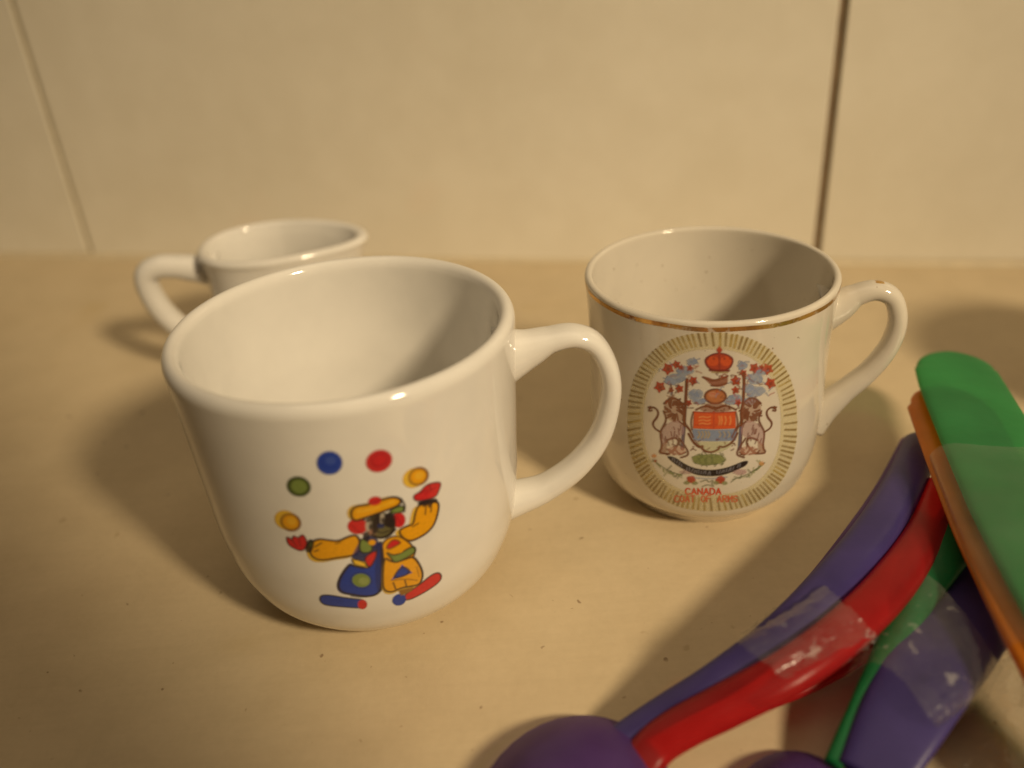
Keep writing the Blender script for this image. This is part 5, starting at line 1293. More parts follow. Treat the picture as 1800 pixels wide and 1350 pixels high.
F ln 0.42 0.00 9.6,37.84 7.72,39.87 5.79,39.02 5.23,36.64 5.6,34.31 7.35,33.3 9.19,34.12 9.92,35.89
F lp 0.42 0.00 9.64,32.87 6.42,34.58 5.28,31.63 6.77,29.47 9.62,28.57 10.95,26.29 11.43,29.72
F ln 0.50 0.00 11.19,27.03 9.62,28.57 10.04,25.31 11.78,24.47
L bn 0.96 0.29 8.31,36.98 8.93,38.14
L bn 0.96 0.29 8.31,36.18 9.3,36.25
L bn 0.96 0.29 7.37,35.05 7.89,33.93
L bn 0.96 0.29 6.7,36.24 6.37,35.34
L bn 0.96 0.29 8.06,37.14 8.23,38.06
L bn 0.96 0.29 8.06,35.43 8.88,34.77
L bn 0.96 0.29 7.55,38.39 6.86,39.67
L bn 0.96 0.29 8.18,37.2 8.6,38.65
L bn 0.96 0.29 6.73,36.33 6.12,35.24
L bn 0.96 0.29 6.61,36.05 6.15,34.72
L bn 0.96 0.29 8.82,35.39 9.93,35.31
L bn 0.96 0.29 8.67,35.22 10.1,34.68
L bn 0.96 0.29 6.82,37.01 5.76,36.84
L bn 0.96 0.29 6.51,36.75 5.54,36
L bn 0.96 0.29 7.27,37.73 6.45,38.8
L bn 0.96 0.29 6.89,35.61 6.88,34.17
L bn 0.96 0.29 6.35,36.81 5.36,36.05
L bn 0.96 0.29 6.58,36.03 6.26,34.86
L bn 0.96 0.29 8.34,37.05 8.72,38.05
L bn 0.96 0.29 8.03,37.68 7.91,39.17
L bn 0.96 0.29 7.38,37.56 6.78,38.48
L bn 0.96 0.29 7.91,35.72 8.65,34.99
L bn 0.96 0.29 7.09,37.56 6.11,38.37
L bn 0.96 0.29 8.69,35.99 9.51,36.25
L bn 0.96 0.29 8.11,34.97 8.99,34.22
L bn 0.96 0.29 8.76,35.58 9.75,35.61
L bn 0.96 0.29 7.05,36.17 6.54,34.62
L bn 0.96 0.29 6.71,36.59 5.79,35.74
L bn 0.96 0.29 7.09,36 6.84,34.49
L bn 0.96 0.29 6.05,37.3 4.95,36.75
L bn 0.96 0.29 8.65,36.98 9.34,38.17
L bn 0.96 0.29 7.96,34.96 8.97,33.71
L bn 0.96 0.29 6.33,36.17 5.79,34.92
L bn 0.96 0.29 7.65,34.9 8.37,33.77
L bn 0.90 0.46 9.6,37.84 7.72,39.87 5.79,39.02 5.23,36.64 5.6,34.31
L bn 0.90 0.38 9.92,35.89 9.36,34.09 10.03,32.4 11.31,30.15 10.95,26.29 12.15,24.57 9.89,24.94
L bn 1.00 0.38 11.3,30.34 12.68,30.96 12.93,32.27 11.53,33.99 11.13,35.62 12.16,36.43 13.24,35.84
L bn 0.96 0.34 13.24,35.84 13.67,34.96 12.78,35.43
L bn 0.96 0.29 13.01,36.28 13.61,35.93
L bn 0.90 0.38 6.47,33.81 4.57,32.49 3.72,30.22
L bn 0.72 0.34 5.6,34.31 4.28,31.93
L bn 0.84 0.38 9.62,28.57 7.78,29.71 6.82,28.69 7.99,26.53 9.52,25.01
L bn 0.84 0.38 6.77,29.47 5.24,26.93 5,25.37 6.75,24.53
L bn 0.84 0.34 7.99,26.53 7.05,25.09 5.63,26.09
L bn 0.78 0.29 8.83,25.35 9,25.28 8.01,25.18
L bn 0.78 0.29 9.04,25.47 8.99,25.09 10.04,25.15
L bn 0.78 0.29 6.55,24.97 7.06,25.44 5.8,25.4
L bn 0.78 0.29 10.02,25.51 9.77,25.26 10.27,25.65
L bn 0.78 0.29 6.04,26.48 6.8,26.31 6.05,27.07
L bn 0.78 0.29 9.7,26.21 9.16,26.1 8.79,25.91
L bn 0.78 0.29 6.1,25.98 6.63,25.97 6.13,25.4
L bn 0.78 0.29 6.49,25.75 5.87,26.31 6.67,25.73
L bn 0.78 0.29 8.43,26.9 8.71,26.53 7.96,26.63
F pk 0.35 0.00 5.6,26.48 5.7,26.15 5.97,25.79 6.36,25.48 6.88,25.22 7.45,25.03 8.05,24.93 8.63,24.91 9.13,25 9.52,25.18 9.77,25.43 9.82,25.76 9.71,26.12 9.43,26.48 9,26.84 8.48,27.12 7.89,27.32 7.29,27.43 6.73,27.41 6.25,27.31 5.88,27.1 5.66,26.82
L bn 0.60 0.25 8.51,31.87 8.65,30.34
L bn 0.60 0.25 9.13,31.4 8.99,30.38
L bn 0.60 0.25 9.83,30.28 9.58,29.03
L bn 0.60 0.25 8.32,32.66 8.11,31.59
L bn 0.60 0.25 9.43,32.77 9.85,32.05
L bn 0.60 0.25 8.33,31.35 8.14,30.25
L bn 0.60 0.25 7.27,30.75 7.33,29.37
L bn 0.60 0.25 6.18,33.31 6.01,32.62
L bn 0.60 0.25 7.66,30.06 8.06,28.77
L bn 0.60 0.25 9.39,28.75 9.1,27.78
L bn 0.60 0.25 10.56,28.68 10.25,27.88
L bn 0.60 0.25 7.24,29.53 7.41,28.77
L bn 0.60 0.25 9,31.47 8.88,30.37
L bn 0.60 0.25 7.36,28.1 7.12,26.82
F gr 0.75 0.00 2.32,24.37 1.78,23.67 0.71,23.23 -0.26,23 -1.91,22.73 -3.25,23.01 -4.28,23.25 -4.53,24.1 -4.85,24.95 -3.31,25.32 -1.74,25.73 -0.38,25.98 1.08,25.73 2.08,25.07
F gr 0.50 0.00 -1.52,24.76 -1.03,24.23 -1.83,23.9 -2.37,23.69 -2.98,23.28 -3.87,23.76 -4.31,24.12 -4.11,24.56 -4.39,24.94 -3.96,25.38 -3.11,26.01 -2.48,25.73 -1.57,25.54 -1.51,25.23
F gr 0.50 0.00 2.8,24.34 2.54,23.84 2.15,23.44 1.67,23.03 0.98,23.34 0.24,23.29 0.08,23.85 -0.36,24.4 0.05,24.9 0.27,25.31 0.83,25.75 1.55,25.76 2.08,25.32 2.73,24.76
L grd 0.55 0.24 -3.1,24.26 -3.11,24.53
L grd 0.55 0.24 -1.47,25.65 -2.03,26.32
L grd 0.55 0.24 0.22,23.03 0.56,23.75
L grd 0.55 0.24 -0.43,25.45 -0.13,25.75
L grd 0.55 0.24 0.39,22.64 0.86,23.5
L grd 0.55 0.24 -1.92,24.03 -1.93,24.67
L grd 0.55 0.24 2.1,25.5 1.91,26.04
L grd 0.55 0.24 -0.49,25.1 -0.52,25.94
L grd 0.55 0.24 -2.53,25.47 -2.55,26.07
L grd 0.55 0.24 1.94,23.17 1.91,23.9
L grd 0.55 0.24 -2.5,22.69 -1.8,23.17
L grd 0.55 0.24 1.04,25.16 0.43,25.82
L grd 0.55 0.24 2.23,23.92 2.53,24.32
L grd 0.55 0.24 1.78,25.44 1.37,26.19
L grd 0.55 0.24 1.86,22.95 2.2,23.29
L grd 0.55 0.24 -1.86,23.9 -1.71,24.48
L grd 0.55 0.24 0.55,25.09 0.27,25.29
L grd 0.55 0.24 -3.84,23.25 -3.89,23.59
L grd 0.55 0.24 -3.55,23.91 -2.88,24.79
L grd 0.55 0.24 0.64,23.17 0.37,23.45
L grd 0.55 0.24 -1.35,22.54 -1.6,23.39
L grd 0.55 0.24 0.17,23.23 -0.19,23.69
L grd 0.55 0.24 -2.93,24.09 -3.53,24.87
L grd 0.55 0.24 -2.45,24.9 -3.13,25.62
L grd 0.55 0.24 -2.7,24.95 -2.35,25.51
L grd 0.55 0.24 -2.25,22.98 -2.97,23.72
L grd 0.60 0.30 -0.19,24.2 -0.21,23.9 -0.28,23.62 -0.4,23.38 -0.57,23.22 -0.76,23.13 -0.97,23.12 -1.17,23.2 -1.35,23.35 -1.5,23.59 -1.6,23.85 -1.64,24.15 -1.62,24.45 -1.55,24.72 -1.42,24.95 -1.26,25.13 -1.07,25.22 -0.86,25.22 -0.66,25.15 -0.48,24.98 -0.33,24.76 -0.24,24.5 -0.19,24.2
L grd 0.50 0.30 -8.84,19.41 -9.49,19.33
L grl 0.50 0.30 -9.52,19.54 -8.46,19.61
L grl 0.50 0.30 -12.92,21.44 -11.79,20.7
L grl 0.50 0.30 -9.6,19.55 -9.27,20.01
L grd 0.50 0.30 -9.95,19.66 -9.39,19.98
L grd 0.50 0.30 -7.31,19.38 -7.83,18.22
L grl 0.50 0.30 -13.29,21.72 -12.71,22.13
L grl 0.50 0.30 -8.81,19.41 -9.9,19.23
L grl 0.50 0.30 -11.91,20.7 -11.95,20.79
L grl 0.50 0.30 -7.39,19.38 -6.86,19.2
L grl 0.50 0.30 -9.37,19.5 -8.62,18.58
L grl 0.50 0.30 -7.92,19.36 -6.82,18.67
L grd 0.50 0.30 -10.42,19.85 -9.22,21.54
L grl 0.50 0.30 -7.58,19.36 -7,19.54
L grl 0.50 0.30 -12.64,21.23 -11.87,20.25
L grd 0.50 0.30 -7.83,19.36 -8.35,18.55
L grd 0.50 0.30 -6.97,19.39 -6.24,20.54
L grd 0.50 0.30 -9.11,19.45 -8.18,18.76
L grl 0.50 0.30 -10.12,19.72 -10.96,18.19
L grl 0.50 0.30 -11.18,20.23 -10.94,19.23
L grl 0.50 0.30 -13.3,21.72 -14.13,21.36
L grl 0.50 0.30 -10.95,20.1 -11.05,19.51
L grd 0.55 0.27 -13.64,21.98 -10.23,20 -6.97,19.44
L grl 0.50 0.30 10.64,20.94 9.63,20.22
L grl 0.50 0.30 8.19,19.33 8.62,18.67
L grd 0.50 0.30 10.53,20.85 10.54,21.44
L grl 0.50 0.30 7.31,19.01 6.78,18.97
L grd 0.50 0.30 9.9,20.36 10.02,20.63
L grl 0.50 0.30 9.36,19.98 9.05,19.3
L grl 0.50 0.30 10.43,20.76 10.72,20.91
L grl 0.50 0.30 8.38,19.44 8.76,19.13
L grd 0.50 0.30 8.38,19.42 8.11,18.86
L grl 0.50 0.30 9.49,20.07 9.26,21.22
L grd 0.50 0.30 5.12,18.64 4.31,17.91
L grl 0.50 0.30 11.31,21.47 10.54,22.87
L grd 0.50 0.30 11.09,21.29 10.17,20.33
L grd 0.50 0.30 10.2,20.58 9.1,20.17
L grd 0.50 0.30 11.73,21.81 10.71,21.78
L grd 0.50 0.30 8.97,19.75 7.95,20.95
L grd 0.50 0.30 6.23,18.76 5.03,19.35
L grl 0.50 0.30 11.5,21.63 10.62,20.81
L grd 0.50 0.30 6.39,18.79 6.61,19.97
L grl 0.50 0.30 11.3,21.47 9.88,23.13
L grd 0.50 0.30 7.68,19.13 7.83,18.95
L grl 0.50 0.30 9.32,19.97 9.65,19.72
L grd 0.55 0.27 11.92,21.95 8.27,19.61 4.64,18.64
F oy 0.60 0.00 -12.78,23.32 -12.8,23.17 -12.87,23.03 -12.98,22.88 -13.13,22.75 -13.29,22.66 -13.46,22.6 -13.63,22.59 -13.77,22.62 -13.89,22.69 -13.96,22.79 -13.99,22.92 -13.97,23.07 -13.89,23.23 -13.78,23.38 -13.64,23.5 -13.47,23.6 -13.29,23.66 -13.14,23.66 -12.99,23.63 -12.88,23.56 -12.81,23.45
F cr 0.60 0.00 -12.7,21.95 -12.71,21.85 -12.76,21.75 -12.83,21.64 -12.92,21.57 -13.03,21.5 -13.13,21.47 -13.23,21.47 -13.33,21.48 -13.39,21.54 -13.44,21.61 -13.45,21.7 -13.44,21.81 -13.39,21.91 -13.32,22.01 -13.23,22.09 -13.13,22.14 -13.02,22.19 -12.92,22.19 -12.82,22.17 -12.76,22.11 -12.71,22.04
F oy 0.50 0.00 11.87,21.75 11.86,21.59 11.79,21.45 11.68,21.35 11.52,21.31 11.32,21.32 11.13,21.36 10.93,21.47 10.74,21.61 10.6,21.78 10.5,21.95 10.46,22.13 10.47,22.29 10.53,22.42 10.65,22.53 10.81,22.57 10.99,22.57 11.18,22.53 11.38,22.42 11.57,22.28 11.71,22.11 11.81,21.94
F lp 0.50 0.00 7.81,20.36 7.58,19.98 7.21,19.67 6.67,19.78 5.91,19.67 4.94,20.28 4.48,20.45 4.39,20.86 4.75,21.14 5.04,21.33 5.79,21.67 6.5,21.23 7.42,21.11 7.47,20.82
F lp 0.40 0.00 -3.71,20.82 -4.01,20.5 -4.72,20.22 -5.18,19.94 -5.97,19.89 -6.71,19.64 -7.2,19.97 -7.5,20.22 -7.17,20.57 -6.59,20.89 -6.04,21.25 -5.22,21.41 -4.78,21.2 -4.32,21.16
F k 0.90 0.00 -10.36,24.01 -8.44,24.17 -6.69,22.95 -4.3,21.84 -0.95,21.47 1.69,21.82 4.33,22.57 6.33,23.48 7.9,23.51 7.47,22.22 5.78,21.56 3.8,20.57 1.47,19.95 -0.87,19.8 -3.57,19.97 -5.96,20.95 -8.04,22.06 -9.63,23.16
L rw 0.42 0.17 -9.07,23.2 -8.95,23.9
L rw 0.42 0.17 -8.54,22.87 -8.51,23.7
L rw 0.42 0.17 -8.02,22.64 -7.88,23.22
L rw 0.42 0.17 -7.49,22.19 -7.3,23.04
L rw 0.42 0.17 -6.92,21.85 -6.93,22.45
L rw 0.42 0.17 -5.76,21 -5.67,21.75
L rw 0.42 0.17 -5.19,21.03 -5.11,21.76
L rw 0.42 0.17 -4.63,20.91 -4.28,21.69
L rw 0.42 0.17 -4.06,20.64 -3.88,21.26
L rw 0.42 0.17 -3.55,20.57 -3.47,21.22
L rw 0.42 0.17 -3.05,20.54 -3.03,21.35
L rw 0.42 0.17 -2.54,20.48 -2.45,21.11
L rw 0.42 0.17 -2.04,20.5 -1.81,21.16
L rw 0.42 0.17 -1.54,20.45 -1.54,21.19
L rw 0.42 0.17 -1.03,20.26 -0.74,21.08
L rw 0.42 0.17 -0.53,20.25 -0.57,21.03
L rw 0.42 0.17 0.96,20.64 0.92,21.31
L rw 0.42 0.17 1.46,20.61 1.64,21.44
L rw 0.42 0.17 1.96,20.78 2.26,21.51
L rw 0.42 0.17 2.45,20.92 2.56,21.53
L rw 0.42 0.17 2.95,21.03 3.09,21.82
L rw 0.42 0.17 3.45,21.08 3.74,21.92
L rw 0.42 0.17 3.96,21.22 3.97,22.13
L rw 0.42 0.17 4.44,21.51 4.58,22.25
L rw 0.42 0.17 5.43,22.04 5.64,22.78
L rw 0.42 0.17 5.94,22.09 6.04,22.91
L lb 0.50 0.34 -4.9,19.13 -0.83,19.02 3.2,19.48
F cr 0.85 0.00 -3.64,18.54 -3.79,18.1 -3.93,17.73 -4.45,17.42 -4.86,17.49 -5.44,17.63 -5.57,17.8 -5.5,18.29 -5.71,18.77 -5.35,19.3 -4.93,19.32 -4.54,19.51 -4.05,19.44 -3.93,19.05
F gr 0.60 0.00 -4.95,17.48 -4.98,17.32 -5.06,17.17 -5.18,17.02 -5.35,16.92 -5.53,16.85 -5.73,16.8 -5.92,16.82 -6.09,16.88 -6.22,16.96 -6.31,17.1 -6.34,17.24 -6.31,17.39 -6.23,17.55 -6.11,17.69 -5.94,17.8 -5.75,17.88 -5.56,17.91 -5.37,17.91 -5.2,17.85 -5.07,17.74 -4.99,17.63
F gr 0.60 0.00 -3.11,17.61 -3.13,17.47 -3.21,17.32 -3.33,17.19 -3.49,17.08 -3.68,17.02 -3.87,16.99 -4.06,17.01 -4.22,17.08 -4.36,17.17 -4.44,17.3 -4.47,17.45 -4.45,17.61 -4.37,17.76 -4.25,17.89 -4.09,17.99 -3.9,18.05 -3.71,18.08 -3.52,18.05 -3.36,17.99 -3.23,17.89 -3.14,17.76
F cr 0.85 0.00 2.86,18.7 2.81,18.35 2.56,18.1 2.22,17.55 1.79,17.6 1.23,17.83 1.02,18.26 0.67,18.77 1.07,19.14 1.14,19.48 1.59,19.75 2.03,19.92 2.34,19.61 2.9,19.16
F gr 0.60 0.00 1.67,17.88 1.65,17.73 1.58,17.58 1.46,17.48 1.3,17.39 1.12,17.35 0.92,17.36 0.73,17.41 0.57,17.48 0.43,17.6 0.34,17.74 0.31,17.89 0.33,18.04 0.4,18.19 0.52,18.29 0.68,18.38 0.86,18.42 1.05,18.42 1.24,18.38 1.41,18.29 1.54,18.17 1.63,18.02
F gr 0.60 0.00 3.54,17.69 3.53,17.52 3.45,17.39 3.33,17.29 3.17,17.22 2.99,17.19 2.79,17.2 2.59,17.26 2.42,17.35 2.29,17.47 2.2,17.61 2.16,17.76 2.17,17.92 2.25,18.05 2.37,18.16 2.53,18.23 2.71,18.27 2.9,18.26 3.1,18.2 3.27,18.11 3.41,17.98 3.5,17.83
L grd 0.60 0.27 -2.48,18.08 -1.16,18.83 -0.78,17.95 0.36,18.77 -0.08,17.52 0.66,16.63 -0.92,17.41 -2.08,16.63
L bn 0.60 0.25 7.63,43.51 6.9,44.14 6.54,44.39
L lbd 0.50 0.20 4.26,48.1 4.9,48.44 4.39,48.23
L cr 0.50 0.20 -0.11,41.64 -0.21,41.76 -0.16,42.24
L bn 0.60 0.25 -10.07,39.42 -10.19,38.87 -9.12,40.05
L lbd 0.50 0.20 -9.8,39.95 -9.87,40.49 -9.45,40.54
L rb 0.50 0.20 3.12,39.64 3.57,39.17 2.07,39.26
L cr 0.50 0.20 -0.18,41.63 -0.01,41.1 -1.2,41.3
L bn 0.60 0.25 8.36,43.38 8.96,42.68 9.57,42.66
L lbd 0.50 0.20 10.61,45.77 10.68,45.61 10.35,45.76
L rb 0.50 0.20 -7.87,46.35 -7.23,46.97 -7.43,46.01
L cr 0.50 0.20 4.28,40.4 4.01,39.86 4.72,39.68
L bn 0.60 0.25 8.41,39.74 8.2,39.87 8.33,39.64
L rb 0.50 0.20 -4.85,47.2 -4.27,47.8 -5.48,46.86
L cr 0.50 0.20 9.86,47.47 10.01,47.26 9.43,47.63
L bn 0.60 0.25 -8.33,38.45 -8.33,37.99 -8.65,38.58
L lbd 0.50 0.20 1.23,42.85 0.87,43.01 0.51,42.05
L rb 0.50 0.20 4.68,48.04 5.16,47.67 4.38,47.79
L cr 0.50 0.20 3.52,40.76 3.98,40.33 3.37,41.32
L bn 0.60 0.25 0.86,45.35 0.21,45.72 0.25,45.13
L lbd 0.50 0.20 11.36,40.67 11.82,41.05 12.13,41.27
L rb 0.50 0.20 -6.07,42.6 -6.25,42.89 -5.41,43.39
L cr 0.50 0.20 -9.3,47.29 -9.9,47.58 -8.74,47.03
L bn 0.60 0.25 3.96,43.46 3.47,43.99 4.62,42.64
L lbd 0.50 0.20 10.03,42.64 10.47,42.64 8.87,43.6
L rb 0.50 0.20 -9.46,39.09 -8.81,38.77 -9.2,38.99
L cr 0.50 0.20 5.54,45.05 6.19,45.49 6.63,44.48
L bn 0.60 0.25 5,42.13 5.39,42.18 4.62,42.26
L lbd 0.50 0.20 0.29,41.21 -0.04,41.42 -0.3,40.4
L rb 0.50 0.20 6.44,40.64 7.09,40.52 6.43,40.8
L bn 0.60 0.25 -8.71,42.39 -8.06,42.79 -8.44,42.02
L lbd 0.50 0.20 -9.78,47.47 -9.62,47.01 -10.15,47.92
L cr 0.50 0.20 -4.2,47.89 -4.78,47.67 -5.11,47.94
L bn 0.60 0.25 -4.76,44.02 -4.82,43.43 -4.72,43.77
L lbd 0.50 0.20 10.58,40.15 10.62,40.39 11.31,39.45
L rb 0.50 0.20 0.37,40.7 -0.23,40.65 1.01,41.49
L bn 0.60 0.25 3.1,43.61 2.65,43.98 3.33,43.55
L lbd 0.50 0.20 -4.31,43.94 -4.51,44.3 -3.93,43.66
L rb 0.50 0.20 6.45,39.12 7.07,38.95 7.23,39.3
L cr 0.50 0.20 11.53,39.46 11.74,39.71 12.69,39.86
L bn 0.60 0.25 2.77,45.29 2.52,45.82 3.71,45.45
L lbd 0.50 0.20 -10.34,42.88 -10.33,43.1 -9.76,43.58
L rb 0.50 0.20 -6.23,45.41 -5.71,45.49 -6.18,44.85
L cr 0.50 0.20 -6.19,44.35 -6.46,44.05 -6.1,43.57
L bn 0.60 0.25 1.09,40.67 0.51,40.24 2.09,40.08
L lbd 0.50 0.20 -11.92,45.85 -12.63,45.97 -12.51,45.24
L rb 0.50 0.20 -4.44,46.41 -4.71,46.73 -3.48,46.2
L cr 0.50 0.20 -10.4,42.55 -10.72,42.51 -10.22,43.21
L bn 0.60 0.25 3.99,46.33 4.04,46.11 4.7,46.6
L rb 0.50 0.20 -8.85,44.77 -9.05,44.98 -9.92,44.51
L cr 0.50 0.20 0.56,45.61 0.98,45.17 1.62,45.32
L lbd 0.50 0.20 2.66,44.14 2.18,43.61 2.19,43.92
L rb 0.50 0.20 5.78,43.35 6.1,42.76 6.3,44.08
L cr 0.50 0.20 -10.45,38.15 -10.9,38.45 -10.79,37.61
L bn 0.60 0.25 -0.2,45.86 -0.58,46.22 -0.16,46.29
L rb 0.50 0.20 9.03,45.55 9.17,45.67 8.37,45.52
L cr 0.50 0.20 -4.4,38.99 -3.77,38.54 -3.89,38.33
L lbd 0.50 0.20 -7.47,46.2 -8.11,46.27 -7.41,46.32
L rb 0.50 0.20 -9.52,39.67 -8.81,39.55 -10.62,39.54
L bn 0.60 0.25 5.7,44.64 5.65,45.04 5.59,45.16
L lbd 0.50 0.20 3.92,44.2 4.41,44.58 4.3,44.95
L bn 0.60 0.25 -3.06,29.34 -3.45,29.02
L bn 0.60 0.25 -4.31,38.68 -4.17,38.81
L bn 0.60 0.25 -4.55,27.57 -4.41,27.57
L bn 0.60 0.25 -4.89,37.48 -5.43,37.42
L bn 0.60 0.25 -2.52,29.74 -2.65,29.71
L bn 0.60 0.25 -4.74,38.65 -4.26,38.81
L bn 0.60 0.25 -3.46,27.91 -3.21,27.94
L bn 0.60 0.25 0.05,37.61 -0.34,37.27
L bn 0.60 0.25 3.73,28.57 4.33,28.47
L bn 0.60 0.25 -0.04,37.64 -0.54,37.96
L bn 0.60 0.25 4.24,27.01 3.79,26.78
L bn 0.60 0.25 -3.03,38.62 -2.53,38.73
L bn 0.60 0.25 -3.93,26.71 -4.53,27.03
L bn 0.60 0.25 -0.8,37.7 -0.82,37.71
L bn 0.60 0.25 -0.99,27.51 -1.42,27.12
L bn 0.60 0.25 -5.56,38.55 -6.1,38.31
L bn 0.60 0.25 0.84,27.56 0.67,27.72
L bn 0.60 0.25 -5.83,37.37 -6.12,37.37
L bn 0.60 0.25 3.75,29.81 3.98,30.13
L bn 0.60 0.25 -2.56,36.86 -2.25,37.17
L bn 0.60 0.25 2.45,29.84 2.45,30.05
L bn 0.60 0.25 -1.96,38.62 -2.28,38.39
L bn 0.60 0.25 0.61,29.65 0.41,29.55
L bn 0.60 0.25 1.47,36.78 0.99,37.11
L bn 0.60 0.25 -4.4,28.54 -4.06,28.43
L bn 0.60 0.25 1.65,37.28 1.61,37.48
L bn 0.60 0.25 -3.66,27.9 -3.21,27.54
L bn 0.60 0.25 2.62,38.09 2.72,37.64
L bn 0.60 0.25 0.45,29.78 1,29.74
L bn 0.60 0.25 1.89,38.7 1.9,38.3
L bn 0.60 0.25 -1.79,26.44 -2.26,26.5
L bn 0.60 0.25 4.49,37.48 4.18,37.18
L bn 0.60 0.25 3.86,27.96 3.9,27.94
L bn 0.60 0.25 -2.15,38.18 -2.25,38.37
L bn 0.60 0.25 -4.53,27.13 -4.99,26.56
L bn 0.60 0.25 0.31,37.01 -0.18,37.06
L bn 0.60 0.25 2.19,28.97 2.29,28.56
L bn 0.60 0.25 2.75,37.55 2.69,37.71
L bn 0.60 0.25 4.21,28.5 4.56,28.04
L bn 0.60 0.25 -2.42,37.95 -2.07,38.12
L tx 0.95 0.35 -4.84,15.49 -5.15,15.7 -5.55,15.64 -5.85,15.05 -5.84,14.32 -5.53,13.82 -5.11,13.89 -4.81,14.21
L tx 0.95 0.35 -4.41,14.01 -3.95,15.88 -3.39,14.14
L tx 0.95 0.35 -4.22,14.67 -3.61,14.76
L tx 0.95 0.35 -3,14.18 -3.06,15.98 -1.99,14.27 -2.07,16.07
L tx 0.95 0.35 -1.6,14.3 -1.18,16.13 -0.59,14.36
L tx 0.95 0.35 -1.43,14.95 -0.82,14.98
L tx 0.95 0.35 -0.2,14.36 -0.3,16.16 0.3,16.17 0.73,15.64 0.78,14.92 0.41,14.38 -0.2,14.36
L tx 0.95 0.35 1.21,14.38 1.59,16.16 2.23,14.35
L tx 0.95 0.35 1.37,15.01 1.97,14.99
L tx 0.95 0.29 -7.54,12.57 -7.81,12.82 -8.18,12.71 -8.49,11.99 -8.53,11.12 -8.27,10.55 -7.88,10.65 -7.58,11.05
L tx 0.95 0.29 -6.7,13.08 -7.08,12.58 -7.19,11.92 -7.11,11.29 -6.74,10.93 -6.36,11.46 -6.26,12.12 -6.34,12.74 -6.7,13.08
L tx 0.95 0.29 -5.9,11.12 -5.44,13.33 -4.98,11.3
L tx 0.95 0.29 -5.71,11.92 -5.16,12.04
L tx 0.95 0.29 -4.64,13.46 -3.75,13.6
L tx 0.95 0.29 -4.19,13.54 -4.16,11.43
L tx 0.95 0.29 -1.73,13.8 -2.07,13.37 -2.13,12.76 -2.01,12.14 -1.63,11.73 -1.29,12.18 -1.24,12.83 -1.36,13.43 -1.73,13.8
L tx 0.95 0.29 -0.83,11.79 -0.95,13.85 -0.06,13.88
L tx 0.95 0.29 -0.9,12.95 -0.18,12.98
L tx 0.95 0.29 1.7,11.8 1.96,13.86 2.61,11.76
L tx 0.95 0.29 1.81,12.55 2.35,12.52
L tx 0.95 0.29 2.98,11.73 2.76,13.82 3.48,13.77 3.71,13.35 3.58,12.85 2.85,12.9
L tx 0.95 0.29 3.3,12.87 3.91,11.65
L tx 0.95 0.29 4.28,11.61 4.02,13.71 4.63,12.42 4.94,13.61 5.23,11.48
L tx 0.95 0.29 6.29,13.11 5.87,13.48 5.43,13.35 5.51,12.73 6.34,12.17 6.45,11.49 6,11.36 5.56,11.76
"""
make_print('crest_print', CREST, -1.71453, 28.0, zrB, 0.11, 0.40, mugB)

# small creamer jug with a pinched spout, behind the clown mug
jug = empty('creamer_jug', (-70.5, 264.5, 0), math.radians(5))
tag(jug, 'small plain white creamer jug with pinched spout, half hidden behind the clown mug', 'jug')
HJ = 46.0
def jug_warp(x, y, z):
    t = max(0.0, min(1.0, (z - 14) / (HJ - 14)))
    t = t * t * (3 - 2 * t)
    r = math.hypot(x, y); a = math.atan2(y, x)
    k = max(0.0, math.cos(a))
    pinch = 1 - 0.30 * t * (abs(math.sin(a)) ** 1.5) * (0.6 + 0.4 * k)
    spout = 1 + 0.24 * t * k ** 4
    zz = z - 0.8 * (t ** 3) * k ** 4
    return (x * spout * (1 if x < 0 else 1.0), y * pinch, zz)
zj, rj = hermite([0, 3, 9, 18, 28, 37, 43, 46], [15, 17.5, 21, 23, 22.4, 22.0, 22.8, 23.6], 60)
tw = 3.4
prof = [(13, 0.8), (14, 0)] + [(a, b) for a, b in zip(rj, zj) if b < HJ - tw / 2]
for k in range(10):
    a = math.pi * k / 9
    prof.append((23.4 - tw / 2 + tw / 2 * math.cos(a), HJ - tw / 2 + tw / 2 * math.sin(a)))
for b in np.linspace(HJ - 3, 4.2, 34):
    prof.append((float(np.interp(b, zj, rj)) - tw - 4 * max(0, 1 - (b - 4) / 8) ** 2, b))
rl = prof[-1][0]
prof += [(rl * (1 - k / 6), 4.0) for k in range(1, 6)]
V, Fc = lathe(prof, 128, jug_warp)
link('jug_body', V, Fc, white_glaze, jug)
ob = mug_handle([(19, 38.0), (25, 39.0), (31, 40.4), (36.5, 40.8), (40.4, 38.6), (40.8, 33), (38.5, 25.5), (33.5, 18), (28, 12), (21, 9)],
                [11, 9, 8.4, 8.2, 8.2, 8.2, 8.2, 8.4, 9, 10], [11, 8.4, 7.2, 7.0, 7.2, 7.0, 7.0, 7.0, 7.6, 9], math.radians(180), white_glaze, jug)

# plain mug added out of view on the right, only for its cast shadow
shadow_mug = empty('mug', (194, 183, 0))
tag(shadow_mug, 'plain white mug beyond the right edge, casting the dark shadow behind the green spoon', 'mug')
V, Fc = lathe(profB, 96)
link('cup_body', V, Fc, white_glaze, shadow_mug)
mug_handle([(25.5, 48.5), (29, 49.6), (32.5, 52.2), (36.5, 53.4), (40.2, 51.6), (42.0, 46.0), (41.0, 39.5), (37.6, 33), (32.8, 27.4), (28.5, 22.2), (25.5, 18)],
           [10, 7.6, 5.8, 5.4, 5.4, 5.4, 5.4, 5.6, 6.0, 7.0, 8.0], [12, 7.6, 4.8, 4.3, 4.2, 4.2, 4.3, 4.6, 5.2, 7.0, 9.0], math.radians(20), white_glaze, shadow_mug, 40)

